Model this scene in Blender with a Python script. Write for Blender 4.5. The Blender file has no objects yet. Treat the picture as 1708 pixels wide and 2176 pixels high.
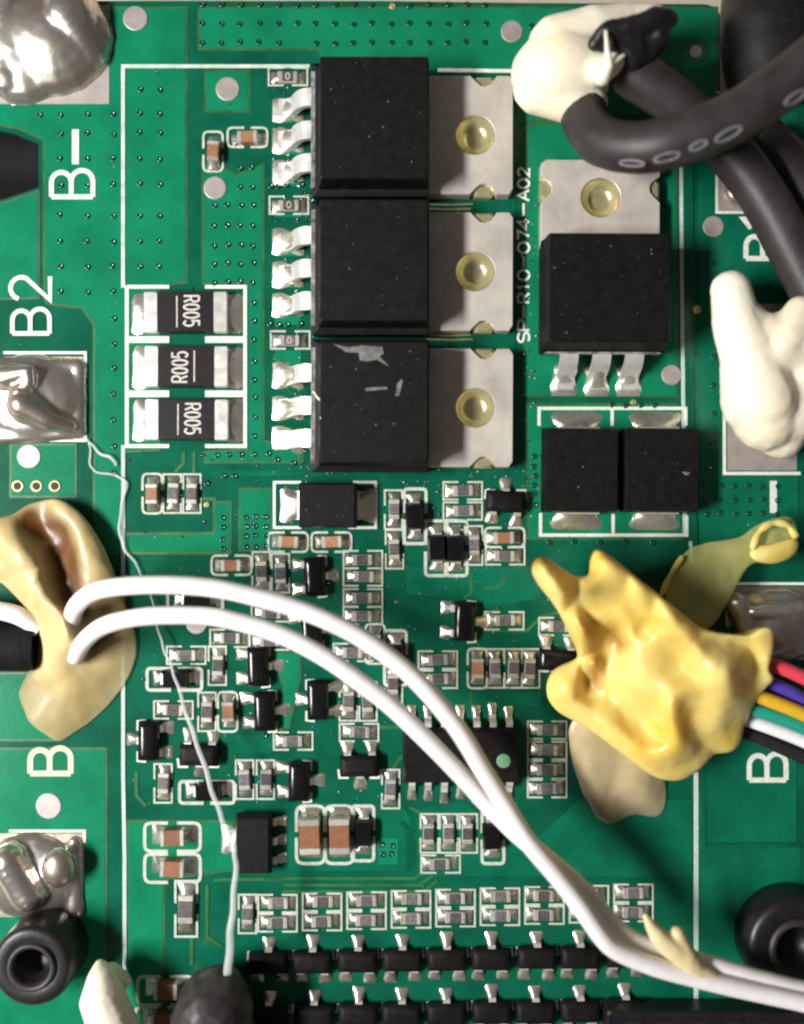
import bpy, bmesh, math, random
from mathutils import Vector, Matrix, noise
random.seed(7)
C = bpy.context.scene.collection
SC = bpy.context.scene
PI = math.pi
# one unit = 1 cm; layout figures are board units (about 1/25 mm), U turns them into cm
U = 1/250.0
H = 1950.0            # camera height above the board, board units

# ---------------------------------------------------------------- camera
cam = bpy.data.cameras.new("camera"); camo = bpy.data.objects.new("camera", cam); C.objects.link(camo)
cam.sensor_fit = 'VERTICAL'; cam.sensor_height = 36
cam.lens = 18*H/1088.0
camo.location = (0, 0, H*U); camo.rotation_euler = (0, 0, 0)
cam.clip_start = 0.1; cam.clip_end = 500
cam.dof.use_dof = True; cam.dof.focus_distance = (H-40)*U; cam.dof.aperture_fstop = 0.115
SC.camera = camo
# ---------------------------------------------------------------- room light
w = bpy.data.worlds.new("World"); SC.world = w; w.use_nodes = True
bg = w.node_tree.nodes['Background']; bg.inputs[0].default_value = (1.0, 0.97, 0.92, 1); bg.inputs[1].default_value = 0.085
def area(name, loc, aim, sx, sy, watts, col):
    l = bpy.data.lights.new(name, 'AREA'); l.shape = 'RECTANGLE'; l.size = sx; l.size_y = sy
    l.energy = watts; l.color = col
    o = bpy.data.objects.new(name, l); C.objects.link(o); o.location = loc
    d = Vector(aim)-Vector(loc); o.rotation_euler = d.to_track_quat('-Z', 'Y').to_euler()
    return o
area("window_light", (-16.5, -2.0, 17.0), (0.3, 0.3, 0), 11, 2.6, 10600, (1.0, 0.985, 0.96))
SC.view_settings.view_transform = 'Standard'; SC.view_settings.look = 'None'
SC.cycles.filter_width = 2.3
SC.view_settings.exposure = 0; SC.view_settings.gamma = 1

# ---------------------------------------------------------------- helpers
def W(px, py, z=0.0):
    """photo position + height above the board -> place in the scene"""
    k = 1 - z/H
    return Vector(((px-854)*k*U, (1088-py)*k*U, z*U))

class MB:
    def __init__(s): s.v=[]; s.f=[]; s.sm=[]
    def add(s, vs, fs, smooth=False):
        o=len(s.v); s.v += [tuple(v) for v in vs]
        for f in fs: s.f.append(tuple(i+o for i in f)); s.sm.append(smooth)
        return s
    def loft(s, secs, cap=(True,True), smooth=False):
        n=len(secs[0]); vs=[v for sec in secs for v in sec]; fs=[]
        for k in range(len(secs)-1):
            for i in range(n):
                j=(i+1)%n; fs.append((k*n+i,k*n+j,(k+1)*n+j,(k+1)*n+i))
        if cap[0]: fs.append(tuple(reversed(range(n))))
        if cap[1]: fs.append(tuple(range((len(secs)-1)*n,len(secs)*n)))
        return s.add(vs,fs,smooth)
    def rect(s, x0,x1,y0,y1,z,c):
        return [(x0+c,y0,z),(x1-c,y0,z),(x1,y0+c,z),(x1,y1-c,z),(x1-c,y1,z),(x0+c,y1,z),(x0,y1-c,z),(x0,y0+c,z)]
    def box(s,x0,x1,y0,y1,z0,z1,c=1.0,smooth=False):
        R=s.rect
        secs=[R(x0,x1,y0,y1,z0,c),R(x0,x1,y0,y1,z1-c,c),R(x0+c*.7,x1-c*.7,y0+c*.7,y1-c*.7,z1,c)]
        return s.loft(secs,smooth=smooth)
    def tube(s, pts, rad, n=12, smooth=True, flat=1.0):
        pts=[Vector(p) for p in pts]; secs=[]; up=None
        for i,p in enumerate(pts):
            t=(pts[min(i+1,len(pts)-1)]-pts[max(i-1,0)]).normalized()
            if up is None:
                up=Vector((0,0,1)) if abs(t.z)<.9 else Vector((1,0,0))
            a=(up-t*up.dot(t)).normalized(); b=t.cross(a); up=a
            r=rad[i] if isinstance(rad,(list,tuple)) else rad
            secs.append([p+a*(r*math.cos(q))*flat+b*(r*math.sin(q)) for q in [2*PI*k/n for k in range(n)]])
        return s.loft(secs,smooth=smooth)
    def lathe(s, prof, n=20, cx=0, cy=0, smooth=True, cap=(False,True)):
        secs=[[(cx+r*math.cos(2*PI*k/n),cy+r*math.sin(2*PI*k/n),z) for k in range(n)] for r,z in prof]
        return s.loft(secs,cap=cap,smooth=smooth)
    def mesh(s, name, mat, scale=1.0):
        m=bpy.data.meshes.new(name)
        m.from_pydata([(x*scale,y*scale,z*scale) for x,y,z in s.v],[],s.f)
        m.polygons.foreach_set('use_smooth', s.sm); m.materials.append(mat); m.update()
        return m
def put(name, mesh, parent=None, loc=(0,0,0), rz=0.0):
    o=bpy.data.objects.new(name, mesh); C.objects.link(o); o.location=loc; o.rotation_euler=(0,0,rz)
    if parent: o.parent=parent
    return o
def tag(o,label,cat,group=None):
    o['label']=label; o['category']=cat
    if group: o['group']=group
    return o
def thing(name,label,cat,loc=(0,0,0),rz=0.0,group=None):
    o=bpy.data.objects.new(name,None); C.objects.link(o); o.location=loc; o.rotation_euler=(0,0,rz)
    o.empty_display_size=.05
    return tag(o,label,cat,group)
def spline(P, k=8):
    P=[tuple(map(float,p)) for p in P]; out=[]; n=len(P)
    for i in range(n-1):
        p0=P[max(i-1,0)];p1=P[i];p2=P[i+1];p3=P[min(i+2,n-1)]
        for q in range(k):
            t=q/k
            out.append(tuple(.5*((2*b)+(c-a)*t+(2*a-5*b+4*c-d)*t*t+(3*b-a-3*c+d)*t**3) for a,b,c,d in zip(p0,p1,p2,p3)))
    out.append(P[-1]); return out

# ---------------------------------------------------------------- materials
def srgb(r,g,b):
    f=lambda c:(c/255/12.92) if c<=10 else (((c/255)+.055)/1.055)**2.4
    return (f(r),f(g),f(b),1)
def mat(name, col, rough=.5, metal=0.0, var=0.0, vscale=20., bump=0.0, bscale=60., coat=0.0, coat_r=.1, col2=None,
        sss=0.0, trans=0.0, spec=.5, rvar=0.0, attr=None, attr_col=None, sss_r=.05, bdist=.01, ior=1.45, alpha=None, det=4, orand=0.0):
    m=bpy.data.materials.new(name); m.use_nodes=True; N=m.node_tree.nodes; L=m.node_tree.links
    b=N['Principled BSDF']; b.inputs['Base Color'].default_value=col; b.inputs['Roughness'].default_value=rough
    b.inputs['Metallic'].default_value=metal; b.inputs['Coat Weight'].default_value=coat; b.inputs['Coat Roughness'].default_value=coat_r
    b.inputs['Specular IOR Level'].default_value=spec; b.inputs['Transmission Weight'].default_value=trans; b.inputs['IOR'].default_value=ior
    if alpha is not None: b.inputs['Alpha'].default_value=alpha
    if sss:
        b.inputs['Subsurface Weight'].default_value=sss; b.inputs['Subsurface Radius'].default_value=(1,.7,.35); b.inputs['Subsurface Scale'].default_value=sss_r
    tc=N.new('ShaderNodeTexCoord'); info=N.new('ShaderNodeObjectInfo')
    mp=N.new('ShaderNodeVectorMath'); mp.operation='ADD'
    L.new(tc.outputs['Object'],mp.inputs[0]); L.new(info.outputs['Random'],mp.inputs[1])
    src=None
    if var or rvar or col2:
        n=N.new('ShaderNodeTexNoise'); n.inputs['Scale'].default_value=vscale; n.inputs['Detail'].default_value=det; n.inputs['Roughness'].default_value=.6
        L.new(mp.outputs[0],n.inputs['Vector'])
        if var or col2:
            r=N.new('ShaderNodeValToRGB'); c2=col2 if col2 else tuple(min(1,c*(1+var)) for c in col[:3])+(1,)
            c1=col if col2 else tuple(c*(1-var) for c in col[:3])+(1,)
            r.color_ramp.elements[0].color=c1; r.color_ramp.elements[1].color=c2
            r.color_ramp.elements[0].position=.33; r.color_ramp.elements[1].position=.67
            L.new(n.outputs['Fac'],r.inputs[0]); src=r.outputs[0]; L.new(src,b.inputs['Base Color'])
        if rvar:
            mr=N.new('ShaderNodeMapRange'); mr.inputs[3].default_value=max(.02,rough-rvar); mr.inputs[4].default_value=rough+rvar
            mr.inputs[1].default_value=.3; mr.inputs[2].default_value=.7
            L.new(n.outputs['Fac'],mr.inputs[0]); L.new(mr.outputs[0],b.inputs['Roughness'])
    if attr:
        a=N.new('ShaderNodeAttribute'); a.attribute_name=attr
        mx=N.new('ShaderNodeMix'); mx.data_type='RGBA'; L.new(a.outputs['Fac'],mx.inputs[0])
        if src: L.new(src,mx.inputs[6])
        else: mx.inputs[6].default_value=col
        mx.inputs[7].default_value=attr_col; L.new(mx.outputs[2],b.inputs['Base Color'])
    if orand:
        hs=N.new('ShaderNodeHueSaturation'); mr2=N.new('ShaderNodeMapRange'); mr2.inputs[3].default_value=1-orand; mr2.inputs[4].default_value=1+orand
        L.new(info.outputs['Random'],mr2.inputs[0]); L.new(mr2.outputs[0],hs.inputs['Value'])
        if b.inputs['Base Color'].links: L.new(b.inputs['Base Color'].links[0].from_socket,hs.inputs['Color'])
        else: hs.inputs['Color'].default_value=col
        L.new(hs.outputs[0],b.inputs['Base Color'])
    if bump:
        n2=N.new('ShaderNodeTexNoise'); n2.inputs['Scale'].default_value=bscale; n2.inputs['Detail'].default_value=3
        L.new(mp.outputs[0],n2.inputs['Vector'])
        bp=N.new('ShaderNodeBump'); bp.inputs['Strength'].default_value=bump; bp.inputs['Distance'].default_value=bdist
        L.new(n2.outputs['Fac'],bp.inputs['Height']); L.new(bp.outputs[0],b.inputs['Normal'])
        if coat: L.new(bp.outputs[0],b.inputs['Coat Normal'])
    return m
M={}
M['mask_dark']=mat('mask_dark',(.0034,.096,.052,1),.2,spec=.3,var=.22,vscale=3,bump=.25,bscale=25,bdist=.004)
M['mask_mid']=mat('mask_mid',(.0038,.125,.066,1),.2,spec=.3,var=.2,vscale=3,bump=.25,bscale=25,bdist=.004)
M['mask_copper']=mat('mask_copper',(.0055,.185,.088,1),.22,spec=.3,var=.16,vscale=2.5,bump=.25,bscale=22,bdist=.004)
M['mask_edge']=mat('mask_edge',(.03,.12,.04,1),.4,var=.3,vscale=6)
M['trace']=mat('mask_trace',(.022,.13,.04,1),.4,var=.3,vscale=5)
M['via']=mat('via_mask',(.002,.055,.04,1),.15,spec=.8)
M['hole']=mat('hole_dark',(.012,.01,.006,1),.6)
M['fr4']=mat('fr4_edge',(.35,.30,.14,1),.7,var=.3)
M['silk']=mat('silkscreen',(.72,.74,.66,1),.6,var=.15,vscale=40)
M['silk2']=mat('silkscreen_greenish',(.48,.60,.53,1),.6,var=.15,vscale=30)
M['solder']=mat('solder',(.74,.70,.60,1),.27,.85,var=.1,vscale=8,rvar=.08,bump=.2,bscale=10,bdist=.008,orand=.2)
M['lump']=mat('solder_lump',(.86,.82,.78,1),.28,.9,col2=(.50,.40,.31,1),vscale=2.4,rvar=.1,bump=.25,bscale=4,bdist=.03,det=5)
M['tin']=mat('matte_tin',(.84,.81,.77,1),.36,.6,var=.06,vscale=8,rvar=.08,bump=.12,bscale=60,bdist=.004)
M['pad']=mat('tinned_pad',(.42,.37,.345,1),.5,.4,var=.12,vscale=10,bump=.3,bscale=40,bdist=.004)
M['tab']=mat('tab_tin',(.60,.545,.48,1),.48,.3,var=.2,vscale=3,det=8,bump=.25,bscale=35,bdist=.004)
M['brass']=mat('flux_solder',(.74,.67,.38,1),.24,.7,var=.15,vscale=8,bump=.25,bscale=10,bdist=.01)
M['term']=mat('terminal_metal',(.64,.60,.54,1),.34,.55,var=.15,vscale=30,bump=.3,bscale=50,bdist=.004,orand=.18)
M['ceramic']=mat('ceramic',(.62,.58,.52,1),.5)
M['overcoat']=mat('resistor_glass',(.13,.115,.115,1),.3,var=.4,vscale=45,orand=.35)
M['shunt']=mat('shunt_black',(.012,.010,.010,1),.35,var=.3,vscale=30,bump=.2,bscale=80,bdist=.004)
M['cap']=mat('capacitor_brown',(.36,.17,.085,1),.45,var=.15,vscale=25,bump=.15,bscale=60,bdist=.003,orand=.2)
M['cap2']=mat('capacitor_dark_brown',(.25,.105,.055,1),.45,var=.15,vscale=25,orand=.2)
M['epoxy']=mat('black_epoxy',(.0065,.006,.0058,1),.55,var=.45,vscale=14,bump=.35,bscale=120,bdist=.004,spec=.22)
M['epoxy_g']=mat('glossy_black_epoxy',(.006,.0055,.006,1),.2,var=.3,vscale=12,bump=.15,bscale=40,bdist=.004)
M['ledge']=mat('epoxy_shoulder',(.22,.21,.20,1),.3,var=.7,vscale=14,bump=.5,bscale=40,bdist=.01)
M['white_wire']=mat('white_insulation',(.78,.73,.72,1),.45,col2=(.88,.845,.855,1),vscale=2.2,det=8,bump=.3,bscale=9,bdist=.012)
M['rubber']=mat('black_rubber',(.032,.027,.027,1),.48,var=.25,vscale=7,bump=.25,bscale=45,bdist=.006)
M['dark_rubber']=mat('dark_rubber',(.006,.005,.006,1),.75,spec=.2)
M['plastic']=mat('black_plastic',(.011,.0095,.010,1),.4,var=.3,vscale=8,bump=.2,bscale=30,bdist=.006)
M['glue_w']=mat('white_glue',(.90,.85,.73,1),.38,col2=(.86,.75,.54,1),vscale=1.1,sss=.25,sss_r=.1,bump=.3,bscale=9,bdist=.02,det=7)
M['glue_y']=mat('yellow_glue',(.74,.52,.115,1),.36,col2=(.80,.66,.27,1),vscale=1.6,sss=.3,sss_r=.12,bump=.3,bscale=11,bdist=.02,det=6)
M['glue_t']=mat('tan_glue',(.66,.53,.26,1),.38,col2=(.74,.63,.38,1),vscale=2.0,sss=.15,sss_r=.08,attr='stain_shade',attr_col=(.13,.05,.008,1),bump=.2,bscale=8,bdist=.02)
M['glue_f']=mat('film_glue',(.50,.55,.20,1),.3,trans=.0,alpha=.42,col2=(.74,.66,.24,1),vscale=3.0)
M['glue_s']=mat('smear_glue',(.60,.50,.33,1),.35,alpha=.8,col2=(.52,.42,.25,1),vscale=2.5)
M['fibre']=mat('clear_fibre',(.86,.89,.88,1),.25,alpha=.38,spec=.7)
M['silk3']=mat('silkscreen_box',(.50,.53,.45,1),.6,var=.2,vscale=30)
M['residue']=mat('white_residue',(.36,.355,.35,1),.6,alpha=.45,var=.4,vscale=20)
M['foot']=mat('foot_solder',(.80,.76,.65,1),.3,.8,var=.12,vscale=8,rvar=.08,bump=.25,bscale=12,bdist=.008)
M['speck']=mat('glint_speck',(.85,.84,.80,1),.3,.7)
M['fluxdrop']=mat('flux_drop',(.9,.95,.9,1),.06,trans=1.0,ior=1.5)
M['table']=mat('table_paper',(.55,.47,.37,1),.8,var=.1)
for nm,c in dict(red=(.72,.06,.09,1),purple=(.07,.045,.33,1),yellow=(.70,.42,.025,1),green=(.02,.30,.22,1),white=(.85,.82,.84,1),black=(.02,.018,.02,1)).items():
    M['w_'+nm]=mat(nm+'_insulation',c,.4,var=.05)

def thin_alpha(m):
    N=m.node_tree.nodes; L=m.node_tree.links; a=N.new('ShaderNodeAttribute'); a.attribute_name='thin'
    mr=N.new('ShaderNodeMapRange'); mr.inputs[3].default_value=1.0; mr.inputs[4].default_value=.35
    L.new(a.outputs['Fac'],mr.inputs[0]); L.new(mr.outputs[0],N['Principled BSDF'].inputs['Alpha'])
M['glue_sheet']=mat('tan_glue_sheet',(.50,.375,.15,1),.36,col2=(.64,.52,.27,1),vscale=2.0,sss=.2,sss_r=.08,attr='stain_shade',attr_col=(.13,.05,.008,1),bump=.2,bscale=8,bdist=.02); thin_alpha(M['glue_sheet'])
M['glue_y2']=mat('yellow_glue_sheet',(.72,.49,.08,1),.36,col2=(.84,.70,.28,1),vscale=1.5,sss=.55,sss_r=.2,attr='stain_shade',attr_col=(.36,.16,.012,1),bump=.3,bscale=11,bdist=.02,det=6); thin_alpha(M['glue_y2'])  # its brown attribute colour paints shade into the yellow folds
M['pad_solder']=mat('wetted_pad',(.62,.57,.52,1),.34,.85,col2=(.34,.25,.17,1),vscale=3,rvar=.12,bump=.4,bscale=10,bdist=.01,det=6)
# ================================================================ the surface below and the board
tm=MB(); tm.box(-25,25,-25,25,-3,-1.2,.1); tb=put('table_top',tm.mesh('table_top',M['table'])); tb['kind']='structure'
board=thing('circuit_board','green circuit board crowded with soldered parts and white printed lettering','circuit board')

def flat_poly(name, pts, z, m, parent=board, thick=0.0):
    bm=bmesh.new(); vs=[bm.verts.new(W(x,y,0)+Vector((0,0,z*U))) for x,y in pts]
    f=bm.faces.new(vs)
    if f.normal.z<0: f.normal_flip()
    if thick:
        r=bmesh.ops.extrude_face_region(bm,geom=[f]); up=[g for g in r['geom'] if isinstance(g,bmesh.types.BMVert)]
        bmesh.ops.translate(bm,verts=up,vec=(0,0,-thick*U))
        bmesh.ops.recalc_face_normals(bm,faces=bm.faces)
    bmesh.ops.triangulate(bm,faces=[f for f in bm.faces if len(f.verts)>4])
    me=bpy.data.meshes.new(name); bm.to_mesh(me); bm.free(); me.materials.append(m)
    return put(name,me,parent)
# outline, with the two cut-outs on the left edge and the one at the top right corner
OUT=[(-70,2),(800,2),(1100,6),(1500,9),(1522,16),(1530,32),(1530,205),(1545,222),(1800,222),(1800,2300),(-70,2300),(-70,1424),(40,1424),(66,1414),(78,1392),(80,1340),(66,1322),(-70,1318),(-70,424),(5,424),(82,398),(82,306),(30,284),(-70,262)]
flat_poly('substrate',OUT,0,M['mask_dark'],thick=40)

_z=[0]
def zstep():
    _z[0]=(_z[0]+1)%40; return _z[0]*.012
def inset_poly(pts,d):
    n=len(pts); ar=sum(pts[i][0]*pts[(i+1)%n][1]-pts[(i+1)%n][0]*pts[i][1] for i in range(n)); s=1 if ar>0 else -1
    out=[]
    for i in range(n):
        p=Vector(pts[i-1]);q=Vector(pts[i]);r=Vector(pts[(i+1)%n])
        a=(q-p).normalized();b=(r-q).normalized(); na=Vector((-a.y,a.x))*s; nb=Vector((-b.y,b.x))*s
        m=(na+nb); m=m/max(m.length,.2); k=d/max(.35,m.dot(na)); out.append(tuple(q+m*k))
    return out
def pour(pts, m='mask_copper', z=.5, edge=True):
    if m=='mask_mid': edge=False
    if edge: flat_poly('copper_edge',pts,z+zstep(),M['mask_edge'])
    flat_poly('copper_area',inset_poly(pts,5) if edge else pts,z+.6+zstep(),M[m])
R4=lambda x0,y0,x1,y1:[(x0,y0),(x1,y0),(x1,y1),(x0,y1)]
pour([(-60,14),(398,14),(398,602),(340,610),(340,958),(268,962),(262,985),(262,1178),(197,1178),(197,690),(172,657),(100,648),(91,636),(91,420),(91,300),(40,276),(-60,258)])
pour([(-60,428),(8,428),(84,402),(84,560),(84,636),(-60,640)])
pour([(420,14),(1526,14),(1526,205),(1480,240),(1100,262),(1100,158),(702,150),(680,134),(672,108),(420,108)])
pour(R4(434,148,532,240))
pour([(428,345),(470,345),(500,372),(562,345),(562,935),(645,945),(645,985),(432,985),(432,958),(522,952),(522,605),(428,605)])
for y0,y1 in ((250,262),(320,330),(388,396),(455,462),(535,545),(608,612),(672,690),(745,775)): pour(R4(584,y0,640,y1),edge=False)
pour([(648,150),(1096,150),(1096,1000),(668,1000),(660,900)],'mask_dark',edge=False)
pour([(1118,262),(1440,262),(1440,845),(1110,843),(1110,700)])
pour([(1116,856),(1442,856),(1452,1148),(1120,1148)])
pour([(1482,240),(1696,240),(1696,1180),(1486,1180)],'mask_mid')
pour([(20,942),(163,942),(163,1058),(20,1058)])
pour([(262,1132),(452,1130),(452,1064),(492,1064),(492,1178),(262,1178)])
pour([(506,1036),(580,1036),(580,1126),(600,1172),(506,1172)])
pour(R4(440,1000,650,1012),'mask_mid')
pour([(862,1204),(1150,1204),(1150,1270),(1030,1290),(1010,1270),(862,1262)],'mask_mid')
pour([(985,1470),(1150,1470),(1150,1500),(985,1500)],'mask_mid')
pour([(-60,1428),(60,1428),(70,1500),(120,1560),(120,1575),(-60,1575)])
pour([(-60,1588),(228,1588),(228,2290),(-60,2290)])
pour([(578,1384),(640,1384),(640,1440),(615,1548),(586,1552),(600,1460)])
pour([(500,1562),(590,1562),(575,1600),(500,1600)],'mask_mid')
pour([(268,1742),(500,1742),(500,1850),(436,1860),(360,1868),(350,1880),(350,2290),(268,2290)])
pour([(602,1704),(850,1704),(875,1740),(875,1850),(602,1850)],'mask_mid')
pour(R4(798,1776,850,1842))
pour([(885,1862),(1180,1862),(1470,1862),(1470,1700),(1230,1700),(1120,1800),(980,1700),(885,1720)],'mask_mid')
pour([(1482,1680),(1494,1690),(1494,1780),(1500,1800),(1700,1800),(1700,2290),(1486,2290)],'mask_mid')
pour([(1500,1540),(1692,1540),(1692,1790),(1500,1790)],'mask_mid')
def ribbon(name, pts, w, z, m, parent=board, closed=False, wf=None, loc=True):
    """a printed or etched line: one mitred strip"""
    P=[Vector((x,y)) for x,y in pts]; n=len(P); vs=[]; fs=[]
    for i in range(n):
        a=(P[i]-P[i-1]) if (i>0 or closed) else (P[1]-P[0])
        b=(P[(i+1)%n]-P[i]) if (i<n-1 or closed) else a
        a=a.normalized(); b=b.normalized(); na=Vector((-a.y,a.x)); nb=Vector((-b.y,b.x)); mt=na+nb
        mt=mt/max(mt.length,.3); k=w/2/max(.5,mt.dot(na))
        vs+= [P[i]+mt*k, P[i]-mt*k]
    for i in range(n if closed else n-1):
        j=(i+1)%n; fs.append((2*i,2*j,2*j+1,2*i+1))
    me=bpy.data.meshes.new(name); me.from_pydata([tuple(W(v.x,v.y)+Vector((0,0,z*U))) for v in vs],[],fs); me.materials.append(m); me.update()
    if me.polygons[0].normal.z<0: me.flip_normals()
    return put(name,me,parent) if parent is not None else me
for y,x0,x1 in ((434,905,1004),(444,905,1000),(721,905,1004),(712,905,1000)): ribbon('bare_copper',[(x0,y),((x0+x1)/2,y+1.5),(x1,y)],3.5,1.6+zstep(),M['brass'])
TR=[[(390,960),(390,985),(372,1003)],[(412,960),(412,1005)],[(868,1210),(905,1245),(1000,1255)],[(1000,1215),(1000,1260),(985,1272)],[(1070,1215),(1070,1235),(1055,1248),(1030,1250)],
    [(735,1545),(850,1545)],[(830,1640),(850,1610),(880,1600)],[(600,1866),(880,1866),(905,1850)],[(600,1880),(890,1880),(920,1860)],[(600,1894),(900,1894),(930,1870)],
    [(440,1880),(440,1990),(470,2010)],[(455,1870),(480,1868),(600,1868)],[(407,1990),(407,2050)],[(1000,1470),(1000,1500)],[(1050,1340),(1120,1340),(1150,1310),(1190,1300)],
    [(290,1640),(290,1690),(310,1712)],[(1110,275),(1135,262),(1200,262)],[(870,1715),(900,1730),(900,1790)],[(460,1060),(430,1060)]]
for t in TR: ribbon('trace',t,7,1.3+zstep(),M['trace'])
for t in ([(405,610),(405,640)],[(1280,1180),(1330,1290)],[(1460,260),(1462,860),(1470,1170)],[(1494,1690),(1494,1790)],[(1500,1796),(1700,1796)],[(850,1746),(866,1760),(866,1850)]):
    ribbon('gap_and_shadow',t,24 if t[0][0]==1460 else 9,1.9+zstep(),M['mask_dark'])  # includes the yellow glue's cast shadow, painted as the slanting dark strip

M['silk4']=mat('silkscreen_faded',(.55,.64,.56,1),.6,var=.2,vscale=12)
# ---- silkscreen lines
SZ=2.4
def silk(pts,w=6,m='silk',closed=False): ribbon('silkscreen_line',pts,w,SZ+zstep(),M[m],closed=closed)
silk([(262,612),(262,142),(658,142)],8,'silk4'); silk([(668,146),(680,146)],8,'silk4'); silk([(262,946),(262,1640),(265,1820),(265,2060)],8,'silk2')
silk([(1092,152),(930,150)],8); silk([(1446,330),(1448,600),(1454,1140)],8,'silk2'); silk([(1466,1150),(1470,1200)],7,'silk2'); silk([(1478,1640),(1478,2160)],10,'silk2')
# shunt resistors' frame
for x0,x1 in ((270,360),(436,524)):
    for y,ww in ((610,8),(722,14),(837,14),(948,8)): silk([(x0,y),(x1,y)],ww)
silk([(270,607),(270,952)],8); silk([(521,607),(521,952)],8)
def silkbox(cx,cy,w,h,lw=5,gap=.34,m='silk3',vert=False,rnd=0):
    x0,x1,y0,y1=cx-w/2,cx+w/2,cy-h/2,cy+h/2; c=rnd
    g=(h if vert else w)*gap/2
    def arc(pts):
        if not c: return pts
        q=[pts[0]]
        for i in range(1,len(pts)-1):
            p=Vector(pts[i]); a=(Vector(pts[i-1])-p).normalized(); b=(Vector(pts[i+1])-p).normalized()
            for t in (0,.3,.5,.7,1):
                e=p+a*c*(1-t)**2+b*c*t**2; q.append(tuple(e))
        return q+[pts[-1]]
    if vert:
        silk(arc([(x0,cy-g),(x0,y0),(x1,y0),(x1,cy-g)]),lw,m); silk(arc([(x0,cy+g),(x0,y1),(x1,y1),(x1,cy+g)]),lw,m)
    else:
        silk(arc([(cx-g,y0),(x0,y0),(x0,y1),(cx-g,y1)]),lw,m); silk(arc([(cx+g,y0),(x1,y0),(x1,y1),(cx+g,y1)]),lw,m)
# diode frames
silk([(1145,905),(1145,868),(1456,868),(1456,905)],7); silk([(1300,871),(1300,905)],7)
silk([(1148,1090),(1148,1137),(1458,1137),(1458,1095)],7); silk([(1302,1092),(1302,1134)],7)
silk([(640,1025),(583,1025),(583,1121),(640,1121)],6); silk([(750,1025),(798,1025),(798,1121),(740,1121)],6)
# big pad frames
silk([(8,750),(182,750),(182,936),(18,936),(18,915)],6); silk([(1543,1240),(1720,1240)],6); silk([(1543,1240),(1543,1330)],5)
silk([(1538,640),(1538,1006),(1700,1006)],7); silk([(1522,360),(1522,452),(1600,452)],6); silk([(20,1765),(180,1765),(180,1790)],6)

M['tint']=mat('print_under_glue',(.62,.62,.42,1),.5,var=.1)
# ---- printed lettering, one stroke glyph each
def arcp(cx,cy,rx,ry,a0,a1,n=9): return [(cx+rx*math.cos(math.radians(a0+(a1-a0)*i/n)),cy+ry*math.sin(math.radians(a0+(a1-a0)*i/n))) for i in range(n+1)]
GL={'B':[[(0,1),(0,0)],[(0,1)]+arcp(.55,.76,.38,.24,90,-90)+[(0,.52)],[(0,0)]+arcp(.6,.26,.4,.26,-90,90)+[(.02,.52)]],
 'P':[[(0,1),(0,0)],[(0,1)]+arcp(.55,.74,.42,.26,90,-90)+[(0,.48)]],
 'R':[[(0,1),(0,0)],[(0,1)]+arcp(.55,.74,.42,.26,90,-90)+[(0,.48)],[(.5,.48),(1,0)]],
 '2':[arcp(.5,.72,.47,.28,165,-25)+[(.0,.0),(1,0)]],
 '0':[arcp(.5,.5,.46,.5,90,450,20)],'1':[[(.15,.78),(.55,1),(.55,0)]],
 'S':[[(.95,.85)]+arcp(.5,.74,.42,.26,40,270)+arcp(.5,.25,.45,.25,90,-140)],
 '7':[[(0,1),(1,1),(.35,0)]],'4':[[(.72,0),(.72,1),(0,.3),(1,.3)]],'A':[[(0,0),(.5,1),(1,0)],[(.2,.35),(.8,.35)]],
 '5':[[(.9,1),(.12,1),(.06,.56)]+arcp(.48,.32,.46,.32,125,-150)],'-':[[(0,.5),(1,.5)]],'+':[[(0,.5),(1,.5)],[(.5,1),(.5,0)]]}
def glyph(ch,x0,x1,y0,y1,w,m='silk',z=None):
    """letter reading up the board: its top points left"""
    bm=MB(); zz=(SZ if z is None else z)
    for st in GL[ch]:
        me=ribbon('t',[(x1-v*(x1-x0),y1-u*(y1-y0)) for u,v in st],w,zz,M[m],parent=None); zz+=.12
        vs=[v.co for v in me.vertices]; bm.add(vs,[tuple(p.vertices) for p in me.polygons]); bpy.data.meshes.remove(me)
    return put('printed_letter',bm.mesh('letter',M[m]),board)
glyph('B',110,198,363,419,10.5); silk([(161,276),(161,350)],15)
glyph('B',27,106,657,709,9.5); glyph('2',23,107,588,638,9.5)
glyph('B',65,151,1589,1643,12,'tint'); glyph('P',1584,1652,502,550,11); glyph('1',1580,1652,446,492,13)
glyph('B',1591,1669,1601,1657,11); silk([(1642,1022),(1642,1090)],15)
for ch,y1,y0 in (('S',729,706),('P',702,680),('-',676,649),('R',643,624),('1',617,604),('0',597,574),('-',569,546),('0',539,515),('7',509,491),('4',488,466),('-',459,433),('A',427,405),('0',401,381),('2',375,358)):
    glyph(ch,1100,1124,y0,y1,5)

# ---- test points, via holes, bare copper dots, big pads
def disc(name,x,y,r,m,z=2.2,n=28,h=1.2):
    b=MB(); b.lathe([(r*U,0),(r*U,(z+h*.5)*U),((r-1.5)*U,(z+h)*U)],n,smooth=False); return put(name,b.mesh(name,m),board,W(x,y))
for x,y,r in ((288,40,26),(484,190,25),(457,400,24),(1087,68,23),(62,970,25),(104,1712,27),(1515,482,22),(1426,797,21),(418,1325,22)):
    disc('test_point',x,y,r,M['pad'])
disc('copper_ring',1478,110,26,M['mask_edge'],1.9); disc('test_point',1478,110,13,M['pad'],3.0)
for x,y,r in ((1480,658,9),(1345,855,6),(440,1072,6),(834,14,7)): disc('bare_copper',x,y,r,M['brass'],2.4,14)
for x in (38,78,117):
    disc('via_ring',x,1033,13,M['brass'],2.2,20); disc('via_hole',x,1033,8.5,M['hole'],3.0,16)
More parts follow.
